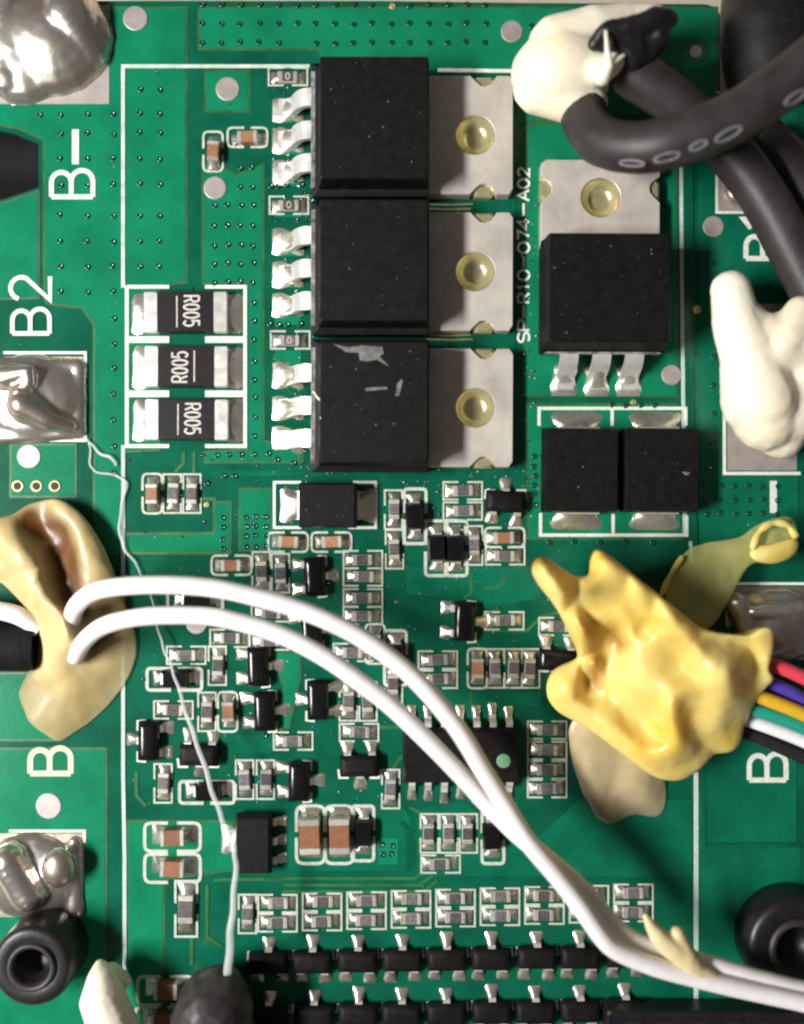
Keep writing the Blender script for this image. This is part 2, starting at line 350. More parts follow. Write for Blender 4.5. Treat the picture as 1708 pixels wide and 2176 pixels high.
def pad(x0,y0,x1,y1,z=2.6,m='pad'):
    b=MB(); a=W(x0,y1); c=W(x1,y0); b.box(a.x,c.x,a.y,c.y,.02*U,z*U,.5*U); put('solder_pad',b.mesh('solder_pad',M[m]),board)
pad(-40,12,233,222); pad(-40,758,178,934,m='pad_solder'); pad(-40,1770,178,1948,m='pad_solder'); pad(1548,1246,1760,1402,m='pad_solder'); pad(1545,646,1692,1000); pad(1526,372,1650,448)
# ---- solder-filled vias standing just proud of the mask
vm=MB(); vm.lathe([(6.5*U,0),(6.2*U,1.6*U),(4.6*U,2.6*U),(3.0*U,2.0*U),(1.2*U,.9*U)],10); VIA=vm.mesh('via',M['via'])
VP=[]
for x in range(431,1060,40): VP+=[(x,12),(x,51),(x,92)]
VP=[p for p in VP if not (p[0]<640 and p[0]>600 and p[1]>80)]
VP+=[(x,y) for x in (1130,1180) for y in (55,95)]
for y in (285,338,393,458,514): VP+=[(128,y),(185,y),(240,y)]
VP+=[(85,244),(128,244),(185,244),(240,244)]+[(x,567) for x in (128,185,240)]+[(x,621) for x in (128,185,240)]
VP+=[(241,y) for y in (677,732,784,839,893,949,1003)]
VP+=[(x,y) for x in (297,339) for y in (191,243,284,338,391,458,514,567)]
VP+=[(x,y) for x in (456,484,511,538) for y in (436,480,522,561,600)]+[(511,358),(535,358),(511,400),(538,400)]
VP+=[(x,y) for x in (540,) for y in (643,684,723,768,806,845,887,925)]+[(x,967) for x in (460,487,515,541)]+[(570,962),(590,978),(625,985)]
VP+=[(x,y) for x in (524,544,564) for y in (1098,1120,1140,1162)]+[(473,y) for y in (1100,1122,1145,1166)]
VP+=[(x,y) for x in (575,592,610,640) for y in (395,690)]+[(475,1012),(497,1012),(440,1026)]
VP+=[(x,1152) for x in (1165,1220,1275,1330,1385)]+[(1135,y) for y in (970,990,1010,1030,1050,1075)]
VP+=[(x,y) for x in (1500,1530,1560,1590,1620,1650) for y in (1032,1062,1092)]+[(1515,y) for y in (560,700,760,820,880,940)]
VP+=[(x,y) for x in (812,832) for y in (1795,1815)]+[(x,862) for x in (1300,1330,1360,1390)]+[(565,1563),(590,1563),(1150,1340),(1170,1210)]
VP+=[(1405,y) for y in (540,600)]+[(x,150) for x in (820,850,885)]
for x,y in VP: put('via',VIA,board,W(x+random.uniform(-2,2),y+random.uniform(-2,2))+Vector((0,0,1.0*U)),random.uniform(0,6))
# ---- clear flux droplets left on the mask and along the packages
db=MB()
def drop(x,y,r,z0=1.5):
    p=W(x,y); a=random.uniform(.8,1.6)
    n=8; secs=[]
    for rr,zz in ((1,0),(.92,.35),(.6,.7),(.2,.85)):
        secs.append([(p.x+r*U*rr*math.cos(2*PI*k/n)*a,p.y+r*U*rr*math.sin(2*PI*k/n),(z0+zz*r*.8)*U) for k in range(n)])
    db.loft(secs,smooth=True)
for i in range(320):
    q=random.random()
    if q<.35: x,y=random.uniform(575,668),random.uniform(160,1010)
    elif q<.5: x,y=random.uniform(280,850),random.uniform(1180,1720)
    elif q<.65: x,y=random.uniform(850,1210),random.uniform(1010,1480)
    elif q<.75: x,y=random.uniform(1110,1160),random.uniform(350,1150)
    elif q<.9: x,y=random.uniform(270,1100),random.uniform(950,1180)
    else: x,y=random.uniform(20,1690),random.uniform(20,2100)
    drop(x,y,random.choice((1.6,2,2.5,3,4)))
sm_=MB()  # tiny metal balls added to stand for the bright glints of the flux
def speck(x,y,r,z=1.0):
    p=W(x,y); sm_.lathe([(r*U*.9,z*U),(r*U,(z+r*.5)*U),(r*U*.6,(z+r*1.2)*U),(.02*U,(z+r*1.4)*U)],7,p.x,p.y,cap=(False,False))
for i in range(300):
    q=random.random()
    if q<.3: x,y=random.uniform(580,664),random.uniform(160,1010)
    elif q<.55: x,y=random.uniform(280,850),random.uniform(1180,1720)
    elif q<.75: x,y=random.uniform(850,1210),random.uniform(1010,1480)
    elif q<.82: x,y=random.uniform(1108,1150),random.uniform(350,1150)
    elif q<.92: x,y=random.uniform(640,1100),random.uniform(985,1040)
    else: x,y=random.uniform(20,1690),random.uniform(20,2100)
    speck(x,y,random.choice((.9,1.1,1.3,1.6,2.2)))
ss=put('glint_specks',sm_.mesh('glint_specks',M['speck']),board); ss['kind']='stuff'
fd=put('flux_droplets',db.mesh('flux_droplets',M['fluxdrop']),board); fd['kind']='stuff'
# ================================================================ component kinds: (part name, mesh, local place) lists, shared by every copy
def joint(u0,u1,hw,h,zt=3.0,m='solder',pw=None):
    """solder fillet: from the lead (u0, height h) out to the pad's edge u1"""
    b=MB(); nu,nv=7,6; vs=[]; pw=pw or hw
    for i in range(nu+1):
        s=i/nu; u=u0+(u1-u0)*s
        for j in range(nv+1):
            t=-1+2*j/nv; wv=hw+(pw-hw)*min(1,s*1.6); rr=1-.12*max(0,s-.75)/.25
            z=zt+(h-zt)*(1-s)**2.2*(1-.35*t*t)+2.2*math.sin(PI*s)*(1-t*t)
            if j in(0,nv) or i==nu: z=min(z,1.2)
            vs.append((u,t*wv*rr,z))
    fs=[(i*(nv+1)+j,(i+1)*(nv+1)+j,(i+1)*(nv+1)+j+1,i*(nv+1)+j+1) for i in range(nu) for j in range(nv)]
    if u1<u0: fs=[f[::-1] for f in fs]
    b.add(vs,fs,True); return b
KIND={}
def kind(name,parts): KIND[name]=[(n,b.mesh(n,M[m],U)) if isinstance(b,MB) else (n,b) for n,b,m in parts]
def mk(*boxes):
    b=MB()
    for a in boxes: b.box(*a)
    return b
def chip(L,Wd,h,cap,pu,pw,body_m,over=None,jh=None,top=True):
    hl,hw=L/2,Wd/2
    P=[('body',mk((-hl+cap*.5,hl-cap*.5,-hw+.6,hw-.6,1.5,h,1.2)),body_m)]
    if over: P.append(('overcoat',mk((-hl+cap+1,hl-cap-1,-hw+1.2,hw-1.2,h-.4,h+1.4,1.0)),over))
    for s in (-1,1):
        a,b=sorted((s*hl,s*(hl-cap))); P.append(('terminal',mk((a,b,-hw,hw,1.2,h+.9,1.6)),'term'))
        P.append(('solder_joint',joint(s*(hl-2),s*pu,hw*.95,jh or h*.8,pw=pw),'solder'))
    return P
kind('resistor',chip(43,23,11,8,37,14,'ceramic','overcoat'))
zz=MB(); zz.loft([[(rx_*math.cos(2*PI*i/16),ry_*math.sin(2*PI*i/16),12.6) for i in range(16)] for rx_,ry_ in ((5,7.5),(3.2,5.5))],cap=(False,False)); M['mark']=mat('component_print',(.60,.57,.52,1),.6,var=.2,vscale=40)
kind('resistor_zero',chip(43,23,11,8,37,14,'ceramic','overcoat')+[('printed_zero',zz,'mark')])
kind('resistor_big',chip(60,32,14,11,54,19,'ceramic','overcoat'))
kind('capacitor',chip(42,25,21,9,37,14,'cap',jh=15))
kind('capacitor_big',chip(74,43,34,14,55,23,'cap2',jh=24))
kind('capacitor_mid',chip(50,34,26,9,48,20,'cap2',jh=22))
def diode(L,Wd,h,pu,pw,tw,m='epoxy',body='body'):
    hl,hw=L/2,Wd/2; b=MB(); R=b.rect
    b.loft([R(-hl+3,hl-3,-hw+3,hw-3,2,1.5),R(-hl,hl,-hw,hw,h*.45,1.5),R(-hl,hl,-hw,hw,h*.52,1.5),R(-hl+4,hl-4,-hw+4,hw-4,h-1.2,1.5),R(-hl+5,hl-5,-hw+5,hw-5,h,1.5)])
    P=[(body,b,m)]
    for s in (-1,1):
        t=MB(); pr=[(hl-2,h*.5),(hl+3,h*.48),(hl+4.5,h*.3),(hl+5,4),(hl+(pu-hl)*.6,3)]
        th=4
        up=[(s*u,z) for u,z in pr]; dn=[(s*(u-th*.8),z-th*.75) for u,z in pr]; dn[-1]=(up[-1][0],.6)
        vs=[]; n=len(up)
        for q in (-tw,tw):
            vs+=[(u,q,z) for u,z in up]+[(u,q,z) for u,z in dn]
        fs=[]
        for i in range(n-1):
            fs+=[(i,i+1,2*n+i+1,2*n+i),(n+i+1,n+i,3*n+i,3*n+i+1),(i+1,i,n+i,n+i+1),(2*n+i,2*n+i+1,3*n+i+1,3*n+i)]
        fs.append((n-1,2*n-1,4*n-1,3*n-1))
        t.add(vs,fs); P.append(('terminal',t,'term'))
        P.append(('solder_joint',joint(s*(hl+3),s*pu,tw*.9,h*.32,pw=pw),'solder'))
    return P
kind('diode',diode(56,40,27,50,17,11,'epoxy_g'))
kind('diode_mid',diode(122,94,55,103,36,30)); kind('diode_big',diode(176,156,62,126,56,44))
def lead(b,x,hw,y0,y1,zt,th=3.5):
    """gull-wing lead in the y direction from the body (y0,height zt) down to its foot at y1"""
    s=1 if y1>y0 else -1; d=abs(y1-y0)
    top=[(0,zt),(d*.28,zt),(d*.45,zt*.75),(d*.55,zt*.3),(d*.68,th+1),(d,th+.6)]
    n=len(top); vs=[]
    for q in (-hw,hw):
        vs+=[(x+q,y0+s*u,z) for u,z in top]; vs+=[(x+q,y0+s*(u-th*.7 if 0<i<n-1 else u),max(.4,z-th)) for i,(u,z) in enumerate(top)]
    fs=[]
    for i in range(n-1):
        fs+=[(i,i+1,2*n+i+1,2*n+i),(n+i+1,n+i,3*n+i,3*n+i+1),(i+1,i,n+i,n+i+1),(2*n+i,2*n+i+1,3*n+i+1,3*n+i)]
    fs.append((n-1,2*n-1,4*n-1,3*n-1))
    if s<0: fs=[f[::-1] for f in fs]
    return b.add(vs,fs)
def shift(b,dx,dy,rot=0):
    c,s=math.cos(rot),math.sin(rot); b.v=[(x*c-y*s+dx,x*s+y*c+dy,z) for x,y,z in b.v]; return b
def packbody(hx,hy,h,tap=5,rim=.5):
    b=MB(); R=b.rect
    b.loft([R(-hx+tap*.6,hx-tap*.6,-hy+tap*.6,hy-tap*.6,3,1),R(-hx,hx,-hy,hy,h*rim,1),R(-hx,hx,-hy,hy,h*rim+2,1),R(-hx+tap*.8,hx-tap*.8,-hy+tap*.8,hy-tap*.8,h-1.5,1.5),R(-hx+tap,hx-tap,-hy+tap,hy-tap,h,1.5)])
    return b
def roundbody(hx,hy,h,r):
    b=MB(); R=b.rect; secs=[R(-hx+3,hx-3,-hy+3,hy-3,3,2),R(-hx,hx,-hy,hy,h*.38,2)]
    for a in (0,.2,.4,.6,.8,1.0):
        q=a*PI/2; d=r*(1-math.cos(q)); secs.append(R(-hx+d,hx-d,-hy+d,hy-d,h*.42+(h*.58)*math.sin(q),3))
    b.loft(secs,smooth=True); return b
def sot(bm='epoxy_g'):
    P=[('body',roundbody(42,23,28,15),bm)]
    for x,s in ((0,1),(-26,-1),(26,-1)):
        P.append(('lead',lead(MB(),x,7.5,s*18,s*41,16),'tin'))
        j=joint(-4,22,10,12,pw=14); shift(j,x,s*29,s*PI/2); P.append(('solder_joint',j,'solder'))
    return P
kind('sot',sot()); kind('sot_m',sot('epoxy'))
# 14-lead chip
P=[('body',packbody(122,58,40,6),'epoxy')]
for k in range(7):
    for s in (-1,1):
        x=(k-3)*34.3; P.append(('lead',lead(MB(),x,7,s*56,s*88,22,4),'tin'))
        j=joint(0,24,8,9,pw=10); shift(j,x,s*80,s*PI/2); P.append(('solder_joint',j,'solder'))
d=MB(); d.lathe([(15,40.1),(15,40.7),(13,41.0)],20); shift(d,88,-8); P.append(('dot_reflection',d,'dot'))  # the pin mark's green reflection is put in as a coloured disc
M['dot']=mat('green_reflection',(.16,.34,.20,1),.35,var=.2,vscale=20); kind('chip14',P)
# three-lead regulator with a wide tab joint on the other side
P=[('body',packbody(38,62,40,6),'epoxy')]
for k in (-1,0,1):
    l=lead(MB(),0,8,36,60,14); shift(l,0,k*41-0,-PI/2); P.append(('lead',l,'tin'))
    j=joint(48,66,9,10,pw=12); shift(j,0,k*41); P.append(('solder_joint',j,'solder'))
t=MB(); t.box(-56,-34,-24,24,1,9,1.5); P.append(('tab',t,'tin')); P.append(('solder_joint',joint(-42,-72,24,10,pw=30),'solder')); kind('regulator',P)
# shunt resistor with its value printed on it
P=[('body',mk((-82,82,-42,42,2,19,2)),'ceramic'),('overcoat',mk((-59,59,-43,43,3,22,2)),'shunt')]
for s in (-1,1):
    a,b=sorted((s*88,s*58)); P.append(('terminal',mk((a,b,-43,43,2,21,2.5)),'tin')); P.append(('solder_joint',joint(s*84,s*118,43,17,pw=46),'solder'))
def textmesh(chars,rects,w,z):
    b=MB()
    for ch,(x0,x1,y0,y1) in zip(chars,rects):
        zz=z
        for st in GL[ch]:
            P_=[(x0+u*(x1-x0),y0+v*(y1-y0)) for u,v in st]; 
            me=ribbon('t',[(854+x*1.0,1088-y) for x,y in P_],w,zz,M['silk'],parent=None); zz+=.1
            b.add([(v.co.x/U,v.co.y/U,v.co.z/U) for v in me.vertices],[tuple(p.vertices) for p in me.polygons]); bpy.data.meshes.remove(me)
    return b
# reads downwards: built along x, then turned
tx=textmesh('R005',[(-33+i*17,-33+i*17+12.5,-17,15) for i in range(4)],4.2,22.25); shift(tx,14,0,-PI/2)
M['mark']=mat('component_print',(.60,.57,.52,1),.6,var=.2,vscale=40)
P.append(('printed_value',tx,'mark')); ul=MB(); ul.box(-19,-16,-33,33,22,22.5,.3); P.append(('printed_line',ul,'mark')); kind('shunt',P)
# power transistor: moulded body, notched tab with a filled hole, three bent legs
def power(wb,zf,lg):
    global P
    b=MB(); R=b.rect
    b.loft([R(-124+lg,108,-wb+3,wb-3,3,2),R(-130+lg,112,-wb,wb,50,2),R(-130+lg,112,-wb,wb,58,2),R(-116,111,-125,125,64,2),R(-108,109,-122,122,116,3),R(-105,106,-119,119,119,3)])  # base flared so black fills the shaded gaps between stacked bodies
    P=[('body',b,'epoxy')]
    sh=MB(); sh.box(-131.5+lg,-117,-120,120,50,61,1.5); P.append(('shoulder',sh,'ledge'))
    n=72; hx,hr=209,41; x0,x1,hy=90,288,124
    def tabpt(a):
        c,s=math.cos(a),math.sin(a); best=9e9
        for (nx,ny,dd) in ((1,0,x1-hx),(-1,0,hx-x0),(0,1,hy),(0,-1,hy)):
            q=c*nx+s*ny
            if q>1e-6: best=min(best,dd/q)
        x,y=hx+c*best,s*best
        dx=x-(hx+19); 
        if abs(y)>hy-1 and abs(dx)<22: y=math.copysign(hy-math.sqrt(max(0,22*22-dx*dx)),y)
        return x,y
    outer=[tabpt(2*PI*k/n) for k in range(n)]; inner=[(hx+hr*math.cos(2*PI*k/n),hr*math.sin(2*PI*k/n)) for k in range(n)]
    t=MB(); secs=[[(x,y,2) for x,y in outer],[(x,y,32) for x,y in outer],[(hx+(x-hx)*.985,y*.988,34) for x,y in outer],[(hx+(x-hx)*1.03,y*1.03,34) for x,y in inner],[(x,y,33) for x,y in inner],[(x,y,6) for x,y in inner]]
    t.loft(secs,cap=(False,False)); P.append(('tab',t,'tab'))
    f=MB(); f.lathe([(hr-.4,33.6),(hr-3,31),(hr-8,22),(hr-15,14),(hr-22,10),(9,9.5),(3,10)],28,hx,0); P.append(('hole_solder',f,'brass'))
    for s in (-1,1):
        q=MB(); a,c_=sorted((s*101,s*126)); q.box(hx+19-24,hx+19+24,a,c_,2,27,7); P.append(('notch_solder',q,'brass'))
    for k in (-1,0,1):
        l=MB(); hw=18.5; top=[(-128,60),(-140,59),(-151,55),(-162,46),(-171,32),(-178,16),(-189,9),(-206,8)]; th=11
        bot=[(-128,49),(-137,48),(-145,45),(-153,38),(-160,26),(-168,9),(-184,1),(-206,1)]; m_=len(top); vs=[]
        Y0=k*67.5
        for prof,rev in ((top,False),(bot,True)):
            vs=[(x,Y0-hw,z) for x,z in prof]+[(x,Y0+hw,z) for x,z in prof]
            fs=[(i+1,i,m_+i,m_+i+1) for i in range(m_-1)]
            l.add(vs,[f[::-1] for f in fs] if rev else fs,True)
        for q in (-hw,hw):
            vs=[(x,Y0+q,z) for x,z in top]+[(x,Y0+q,z) for x,z in bot]
            fs=[(i,i+1,m_+i+1,m_+i) for i in range(m_-1)]; l.add(vs,fs if q<0 else [f[::-1] for f in fs],False)
        l.add([(top[-1][0],Y0-hw,top[-1][1]),(top[-1][0],Y0+hw,top[-1][1]),(bot[-1][0],Y0+hw,bot[-1][1]),(bot[-1][0],Y0-hw,bot[-1][1])],[(0,1,2,3)])
        shift(l,lg*1.9,0); P.append(('leg',l,'tin'))
        j=joint(-172,-219,20,26,pw=28); shift(j,lg*1.9,k*67.5); P.append(('solder_joint',j,'foot'))
        j=joint(-178,-152,21,12,pw=27); shift(j,lg*1.9,k*67.5); P.append(('solder_joint',j,'foot'))
    return P
kind('mosfet',power(137,0,0)); kind('mosfet_b',power(127,0,9))

NAMES=dict(resistor_zero=('chip_resistor','resistor'),resistor=('chip_resistor','resistor'),resistor_big=('chip_resistor','resistor'),capacitor=('ceramic_capacitor','capacitor'),capacitor_big=('ceramic_capacitor','capacitor'),
 capacitor_mid=('ceramic_capacitor','capacitor'),diode=('small_diode','diode'),diode_mid=('power_diode','diode'),diode_big=('power_diode','diode'),sot=('small_transistor','transistor'),sot_m=('small_transistor','transistor'),
 chip14=('integrated_circuit','chip'),regulator=('voltage_regulator','regulator'),shunt=('shunt_resistor','resistor'),mosfet=('power_transistor','power transistor'),mosfet_b=('power_transistor','power transistor'))
HT=dict(resistor=7,resistor_zero=7,resistor_big=8,capacitor=13,capacitor_big=18,capacitor_mid=15,diode=15,diode_mid=0,diode_big=0,sot=14,sot_m=14,chip14=20,regulator=20,shunt=12,mosfet=0,mosfet_b=0)
GRP={'resistor':'chip resistors soldered to the board','capacitor':'ceramic capacitors soldered to the board','small_diode':'small diodes soldered to the board','power_diode':'power diodes at the right',
     'small_transistor':'small transistors soldered to the board','shunt_resistor':'shunt resistors in their frame','power_transistor':'power transistors with metal tabs'}
def comp(k,x,y,deg,label,jit=1.5,box=True):
    nm,cat=NAMES[k]; p=W(x,y,HT[k]); p.z=0
    jx=0 if HT[k]==0 else random.uniform(-2,2)
    r=thing(nm,label,cat,p+Vector((jx*U,jx*.5*U,0)),math.radians(deg+random.uniform(-jit,jit)),GRP.get(nm) or GRP.get(cat))
    cnt={}
    for n,me in KIND[k]:
        o=bpy.data.objects.new(n,me); C.objects.link(o); o.parent=r
        if n=='solder_joint': o.scale=(1,random.uniform(.92,1.06),random.uniform(.75,1.3))
    if box:
        v=deg%180==90
        if k in('resistor','resistor_zero'): silkbox(x,y,37 if v else 82,82 if v else 37,4,vert=v,gap=.22)
        elif k=='resistor_big': silkbox(x,y,46 if v else 118,118 if v else 46,5,vert=v,gap=.2)
        elif k=='capacitor': silkbox(x,y,41 if v else 84,84 if v else 41,5,vert=v,rnd=11,gap=.16)
        elif k=='capacitor_big': silkbox(x,y,60 if v else 122,122 if v else 60,7,vert=v,rnd=16,gap=.1)
        elif k=='capacitor_mid': silkbox(x,y,60 if v else 118,118 if v else 60,7,vert=v,rnd=14,gap=.16)
        elif k=='diode': silkbox(x,y,46 if v else 116,116 if v else 46,7,vert=v,rnd=8,gap=.12)
        elif k in('sot','sot_m'):
            a=math.radians(deg)
            for sx in (-1,1):
                q=[(sx*22,24),(sx*42,24),(sx*44,6)]
                silk([(x+u*math.cos(a)-v_*math.sin(a),y-(u*math.sin(a)+v_*math.cos(a))) for u,v_ in q],4.5)
    return r
# ================================================================ every soldered part, where it stands
T=[
('mosfet',798,300,0,'topmost of the three stacked black power transistors, under the top printed line'),
('mosfet',798,585,0,'middle of the three stacked black power transistors, dull unscratched top'),
('mosfet',798,869,0,'lowest of the three stacked power transistors, white scrape marks on its top'),
('mosfet_b',1268,640,90,'power transistor turned with its metal tab upward, below the black cable loop'),
('shunt',397,664,0,'top shunt resistor printed R005, directly above the upside-down printed one'),
('shunt',397,780,180,'middle shunt resistor printed R005 the other way up'),
('shunt',397,893,0,'bottom shunt resistor printed R005, nearest three tiny upright parts'),
('diode_mid',699,1074,0,'single black diode lying across just below the lowest power transistor'),
('diode_big',1224,1001,90,'left one of two big square black diodes side by side'),
('diode_big',1390,1001,90,'right one of two big square black diodes, with a white fleck on it'),
('resistor_zero',612,164,0,'tiny resistor at the legs of the topmost power transistor, under the top printed line'),
('resistor_zero',614,437,0,'tiny resistor beside the gap between topmost and middle power transistors'),
('resistor_zero',617,723,0,'tiny resistor beside the gap between middle and lowest power transistors'),
('capacitor',526,293,0,'tan capacitor lying across, left of the topmost power transistor legs'),
('capacitor',453,323,90,'tan upright capacitor just above a round grey test point, top left'),
('capacitor',324,1049,90,'tan upright capacitor beside two upright resistors below the bottom R005 resistor'),
('resistor',366,1049,90,'middle upright resistor of the three-part block below the bottom R005 resistor'),
('resistor',408,1049,90,'right upright resistor of the three-part block below the bottom R005 resistor'),
('resistor',983,1043,0,'upper one of two flat resistors right below the lowest metal tab'),
('resistor',983,1086,0,'lower one of two flat resistors below the lowest metal tab, left of a transistor'),
('sot_m',1074,1066,0,'small transistor left of the big square diodes, one leg upward'),
('resistor',836,1083,90,'upper upright resistor of a column left of the rounded diode frame'),
('resistor',838,1167,90,'lower upright resistor of a column left of the rounded diode frame'),
('diode',882,1097,90,'upright black diode in a thick rounded white frame below the lowest power transistor'),
('diode',927,1165,90,'left one of two black diodes touching side by side'),
('diode',969,1165,90,'right one of two black diodes touching side by side, with a resistor to its right'),
('resistor',1006,1159,90,'upright resistor squeezed against the right of two touching black diodes'),
('capacitor',1072,1142,0,'orange tan capacitor under the small transistor left of the square diodes'),
('resistor',1073,1181,0,'flat resistor directly below the orange tan capacitor, left of the yellow glue tip'),
('capacitor',612,1152,0,'left one of two tan capacitors under the single black diode'),
('capacitor',704,1152,0,'right one of two tan capacitors under the single black diode'),
('resistor',771,1189,0,'top resistor of the flat stack of four above the white wires'),
('resistor',771,1226,0,'second resistor down in the flat stack of four above the white wires'),
('resistor',771,1270,0,'third resistor down in the flat stack of four above the white wires'),
('resistor',771,1308,0,'bottom resistor of the flat stack of four, touching the white wire edge'),
('sot',669,1225,-90,'small transistor under two tan capacitors, left of the flat stack of four'),
('resistor',596,1218,90,'upright resistor left of a small transistor, lower end under the upper white wire'),
('resistor',555,1214,90,'upright resistor between a brown capacitor and another upright resistor, above the white wires'),
('capacitor',492,1201,0,'brown shaded capacitor just above the upper white wire'),
('diode',415,1275,0,'black diode showing only in the gap between the two white wires, at left'),
('resistor',576,1302,0,'resistor glimpsed between the two white wires, right of their left crest'),
('sot',663,1338,-90,'small transistor glimpsed in the gap between the two white wires'),
('resistor',750,1386,0,'dark resistor glimpsed in the gap between white wires, below a bright single pad'),
('resistor',836,1452,90,'resistor glimpsed in the narrow end of the gap between white wires'),
('resistor',488,1356,0,'flat resistor just below the lower white wire crest, above a small transistor'),
('resistor',572,1362,0,'flat resistor mostly hidden under the lower white wire edge'),
('resistor',396,1392,0,'flat resistor directly above the thickly framed black diode, right of the tan glue'),
('diode',371,1443,0,'black diode in a thick white frame right of the tan glue, fibre across it'),
('resistor',462,1414,90,'upright resistor left of the small transistor below the lower white wire'),
('sot',549,1416,-90,'upper small transistor of two stacked below the lower white wire, bright left legs'),
('sot',563,1511,-90,'lower small transistor of two stacked, right of a brown capacitor'),
('resistor',369,1508,0,'flat resistor crossed by the fibre below the framed black diode'),
('resistor',440,1512,90,'upright resistor just left of the brown upright capacitor at centre left'),
('capacitor',484,1512,90,'brown upright capacitor between an upright resistor and a small transistor'),
('sot',317,1574,90,'leftmost small transistor, its bright single leg on the long printed line'),
('sot_m',422,1605,180,'small transistor crossed by the fibre, two legs upward'),
('resistor',347,1664,90,'upright resistor below the leftmost small transistor'),
('diode',440,1683,0,'black framed diode crossed by the fibre above the voltage regulator'),
('resistor',520,1656,90,'left one of two upright resistors above the voltage regulator'),
('resistor',564,1656,90,'right one of two upright resistors above the voltage regulator'),
('sot',637,1660,-90,'small transistor above the two big brown capacitors'),
('sot',675,1488,90,'small transistor with one bright leg left, shiny left edge, under the lower white wire'),
('resistor',740,1490,90,'left one of two upright resistors just below the lower white wire'),
('resistor',782,1490,90,'right one of two upright resistors, tucked against the lower white wire'),
('resistor',763,1556,0,'flat resistor directly under two upright resistors, above a two-leg-up transistor'),
('resistor',623,1574,0,'lone flat resistor between small transistors at centre left'),
('sot_m',763,1628,180,'small transistor left of the many-legged chip, two legs upward'),
('resistor',830,1676,90,'lone upright resistor at the lower left corner of the many-legged chip'),
('chip14',978,1604,0,'many-legged black chip under the white wires with a dot reflecting green'),
('resistor',1162,1551,0,'top resistor of the column of four right of the many-legged chip'),
('resistor',1162,1594,0,'second resistor down in the column of four right of the many-legged chip'),
('resistor',1162,1635,0,'third resistor down in the column of four right of the many-legged chip'),
('resistor',1162,1675,0,'bottom resistor of the column of four right of the many-legged chip'),
('resistor',930,1402,0,'upper one of two flat resistors above the many-legged chip, right of the white wires'),
('resistor',930,1443,0,'lower one of two flat resistors, right against the upper white wire'),
('capacitor',1014,1420,90,'tan upright capacitor leading a row of upright resistors above the chip'),
('resistor',1052,1420,90,'first upright resistor right of the tan capacitor in the row above the chip'),
('resistor',1090,1420,90,'second upright resistor right of the tan capacitor in the row above the chip'),
('resistor',1127,1420,90,'third upright resistor right of the tan capacitor, nearest the yellow glue'),
('sot',986,1321,-90,'lone small transistor in the open green area left of the yellow glue'),
('resistor',1071,1319,0,'lone flat resistor at the tip of a small transistor leg, left of the yellow glue'),
('resistor',1186,1331,0,'flat resistor half covered by the left spike of yellow glue'),
('sot',1188,1402,180,'small transistor half covered by the left lobe of yellow glue'),
('diode',840,1398,90,'upright black diode running under the upper white wire'),
('capacitor',797,1368,90,'capacitor almost hidden under the upper white wire, one bright end out'),
('capacitor_mid',367,1778,0,'upper one of two brown capacitors left of the voltage regulator'),
('capacitor_mid',367,1844,0,'lower one of two brown capacitors left of the voltage regulator'),
('resistor_big',396,1930,90,'larger upright resistor below two brown capacitors at lower left'),
('regulator',541,1790,0,'black voltage regulator with three legs right, fibre passing its left edge'),
('capacitor_big',660,1773,90,'left one of two big brown upright capacitors right of the voltage regulator'),
('capacitor_big',721,1773,90,'right one of two big brown upright capacitors, against a black diode'),
('diode',771,1770,90,'black diode standing right of two big brown capacitors'),
('resistor',912,1770,90,'left upright resistor of three below the many-legged chip'),
('resistor',953,1770,90,'middle upright resistor of three below the many-legged chip'),
('resistor',995,1770,90,'right upright resistor of three below the many-legged chip'),
('resistor',936,1835,0,'flat resistor directly under three upright resistors below the chip'),
('diode',1047,1776,90,'black diode in a thick frame, its top under the white wire below the chip'),
('resistor',526,1941,90,'lone upright resistor at the left end of the paired resistor row'),
('capacitor_mid',352,2104,0,'brown capacitor beside the black plug at the bottom left'),
('capacitor_mid',346,2170,0,'brown capacitor cut by the bottom edge of the picture, beside the black plug'),
]
for k,x,y,a,l in T:
    r=comp(k,x,y,a,l,jit=0.4 if k in('mosfet','mosfet_b','shunt','diode_big','diode_mid','chip14','regulator') else 3.2)
ORD=['first','second','third','fourth','fifth','sixth','seventh','eighth','ninth']
for i in range(9):
    x=590+94.4*i; sl=-22*i/8
    comp('resistor',x,1919+sl,0,'upper resistor of the %s pair from the left, bottom paired row'%ORD[i])
    comp('resistor',x,1960+sl,0,'lower resistor of the %s pair from the left, bottom paired row'%ORD[i])
    comp('sot_m',570+95*i,2046+sl*.6,0,'%s small transistor from the left in the row under the resistor pairs'%ORD[i])
    comp('sot_m',570+95*i,2160+sl*.6,0,'%s small transistor from the left in the row at the bottom edge'%ORD[i])
M['glue_smear']=mat('smear_sheet',(.46,.37,.20,1),.35,col2=(.60,.50,.31,1),vscale=2.0,sss=.2,sss_r=.08); thin_alpha(M['glue_smear'])
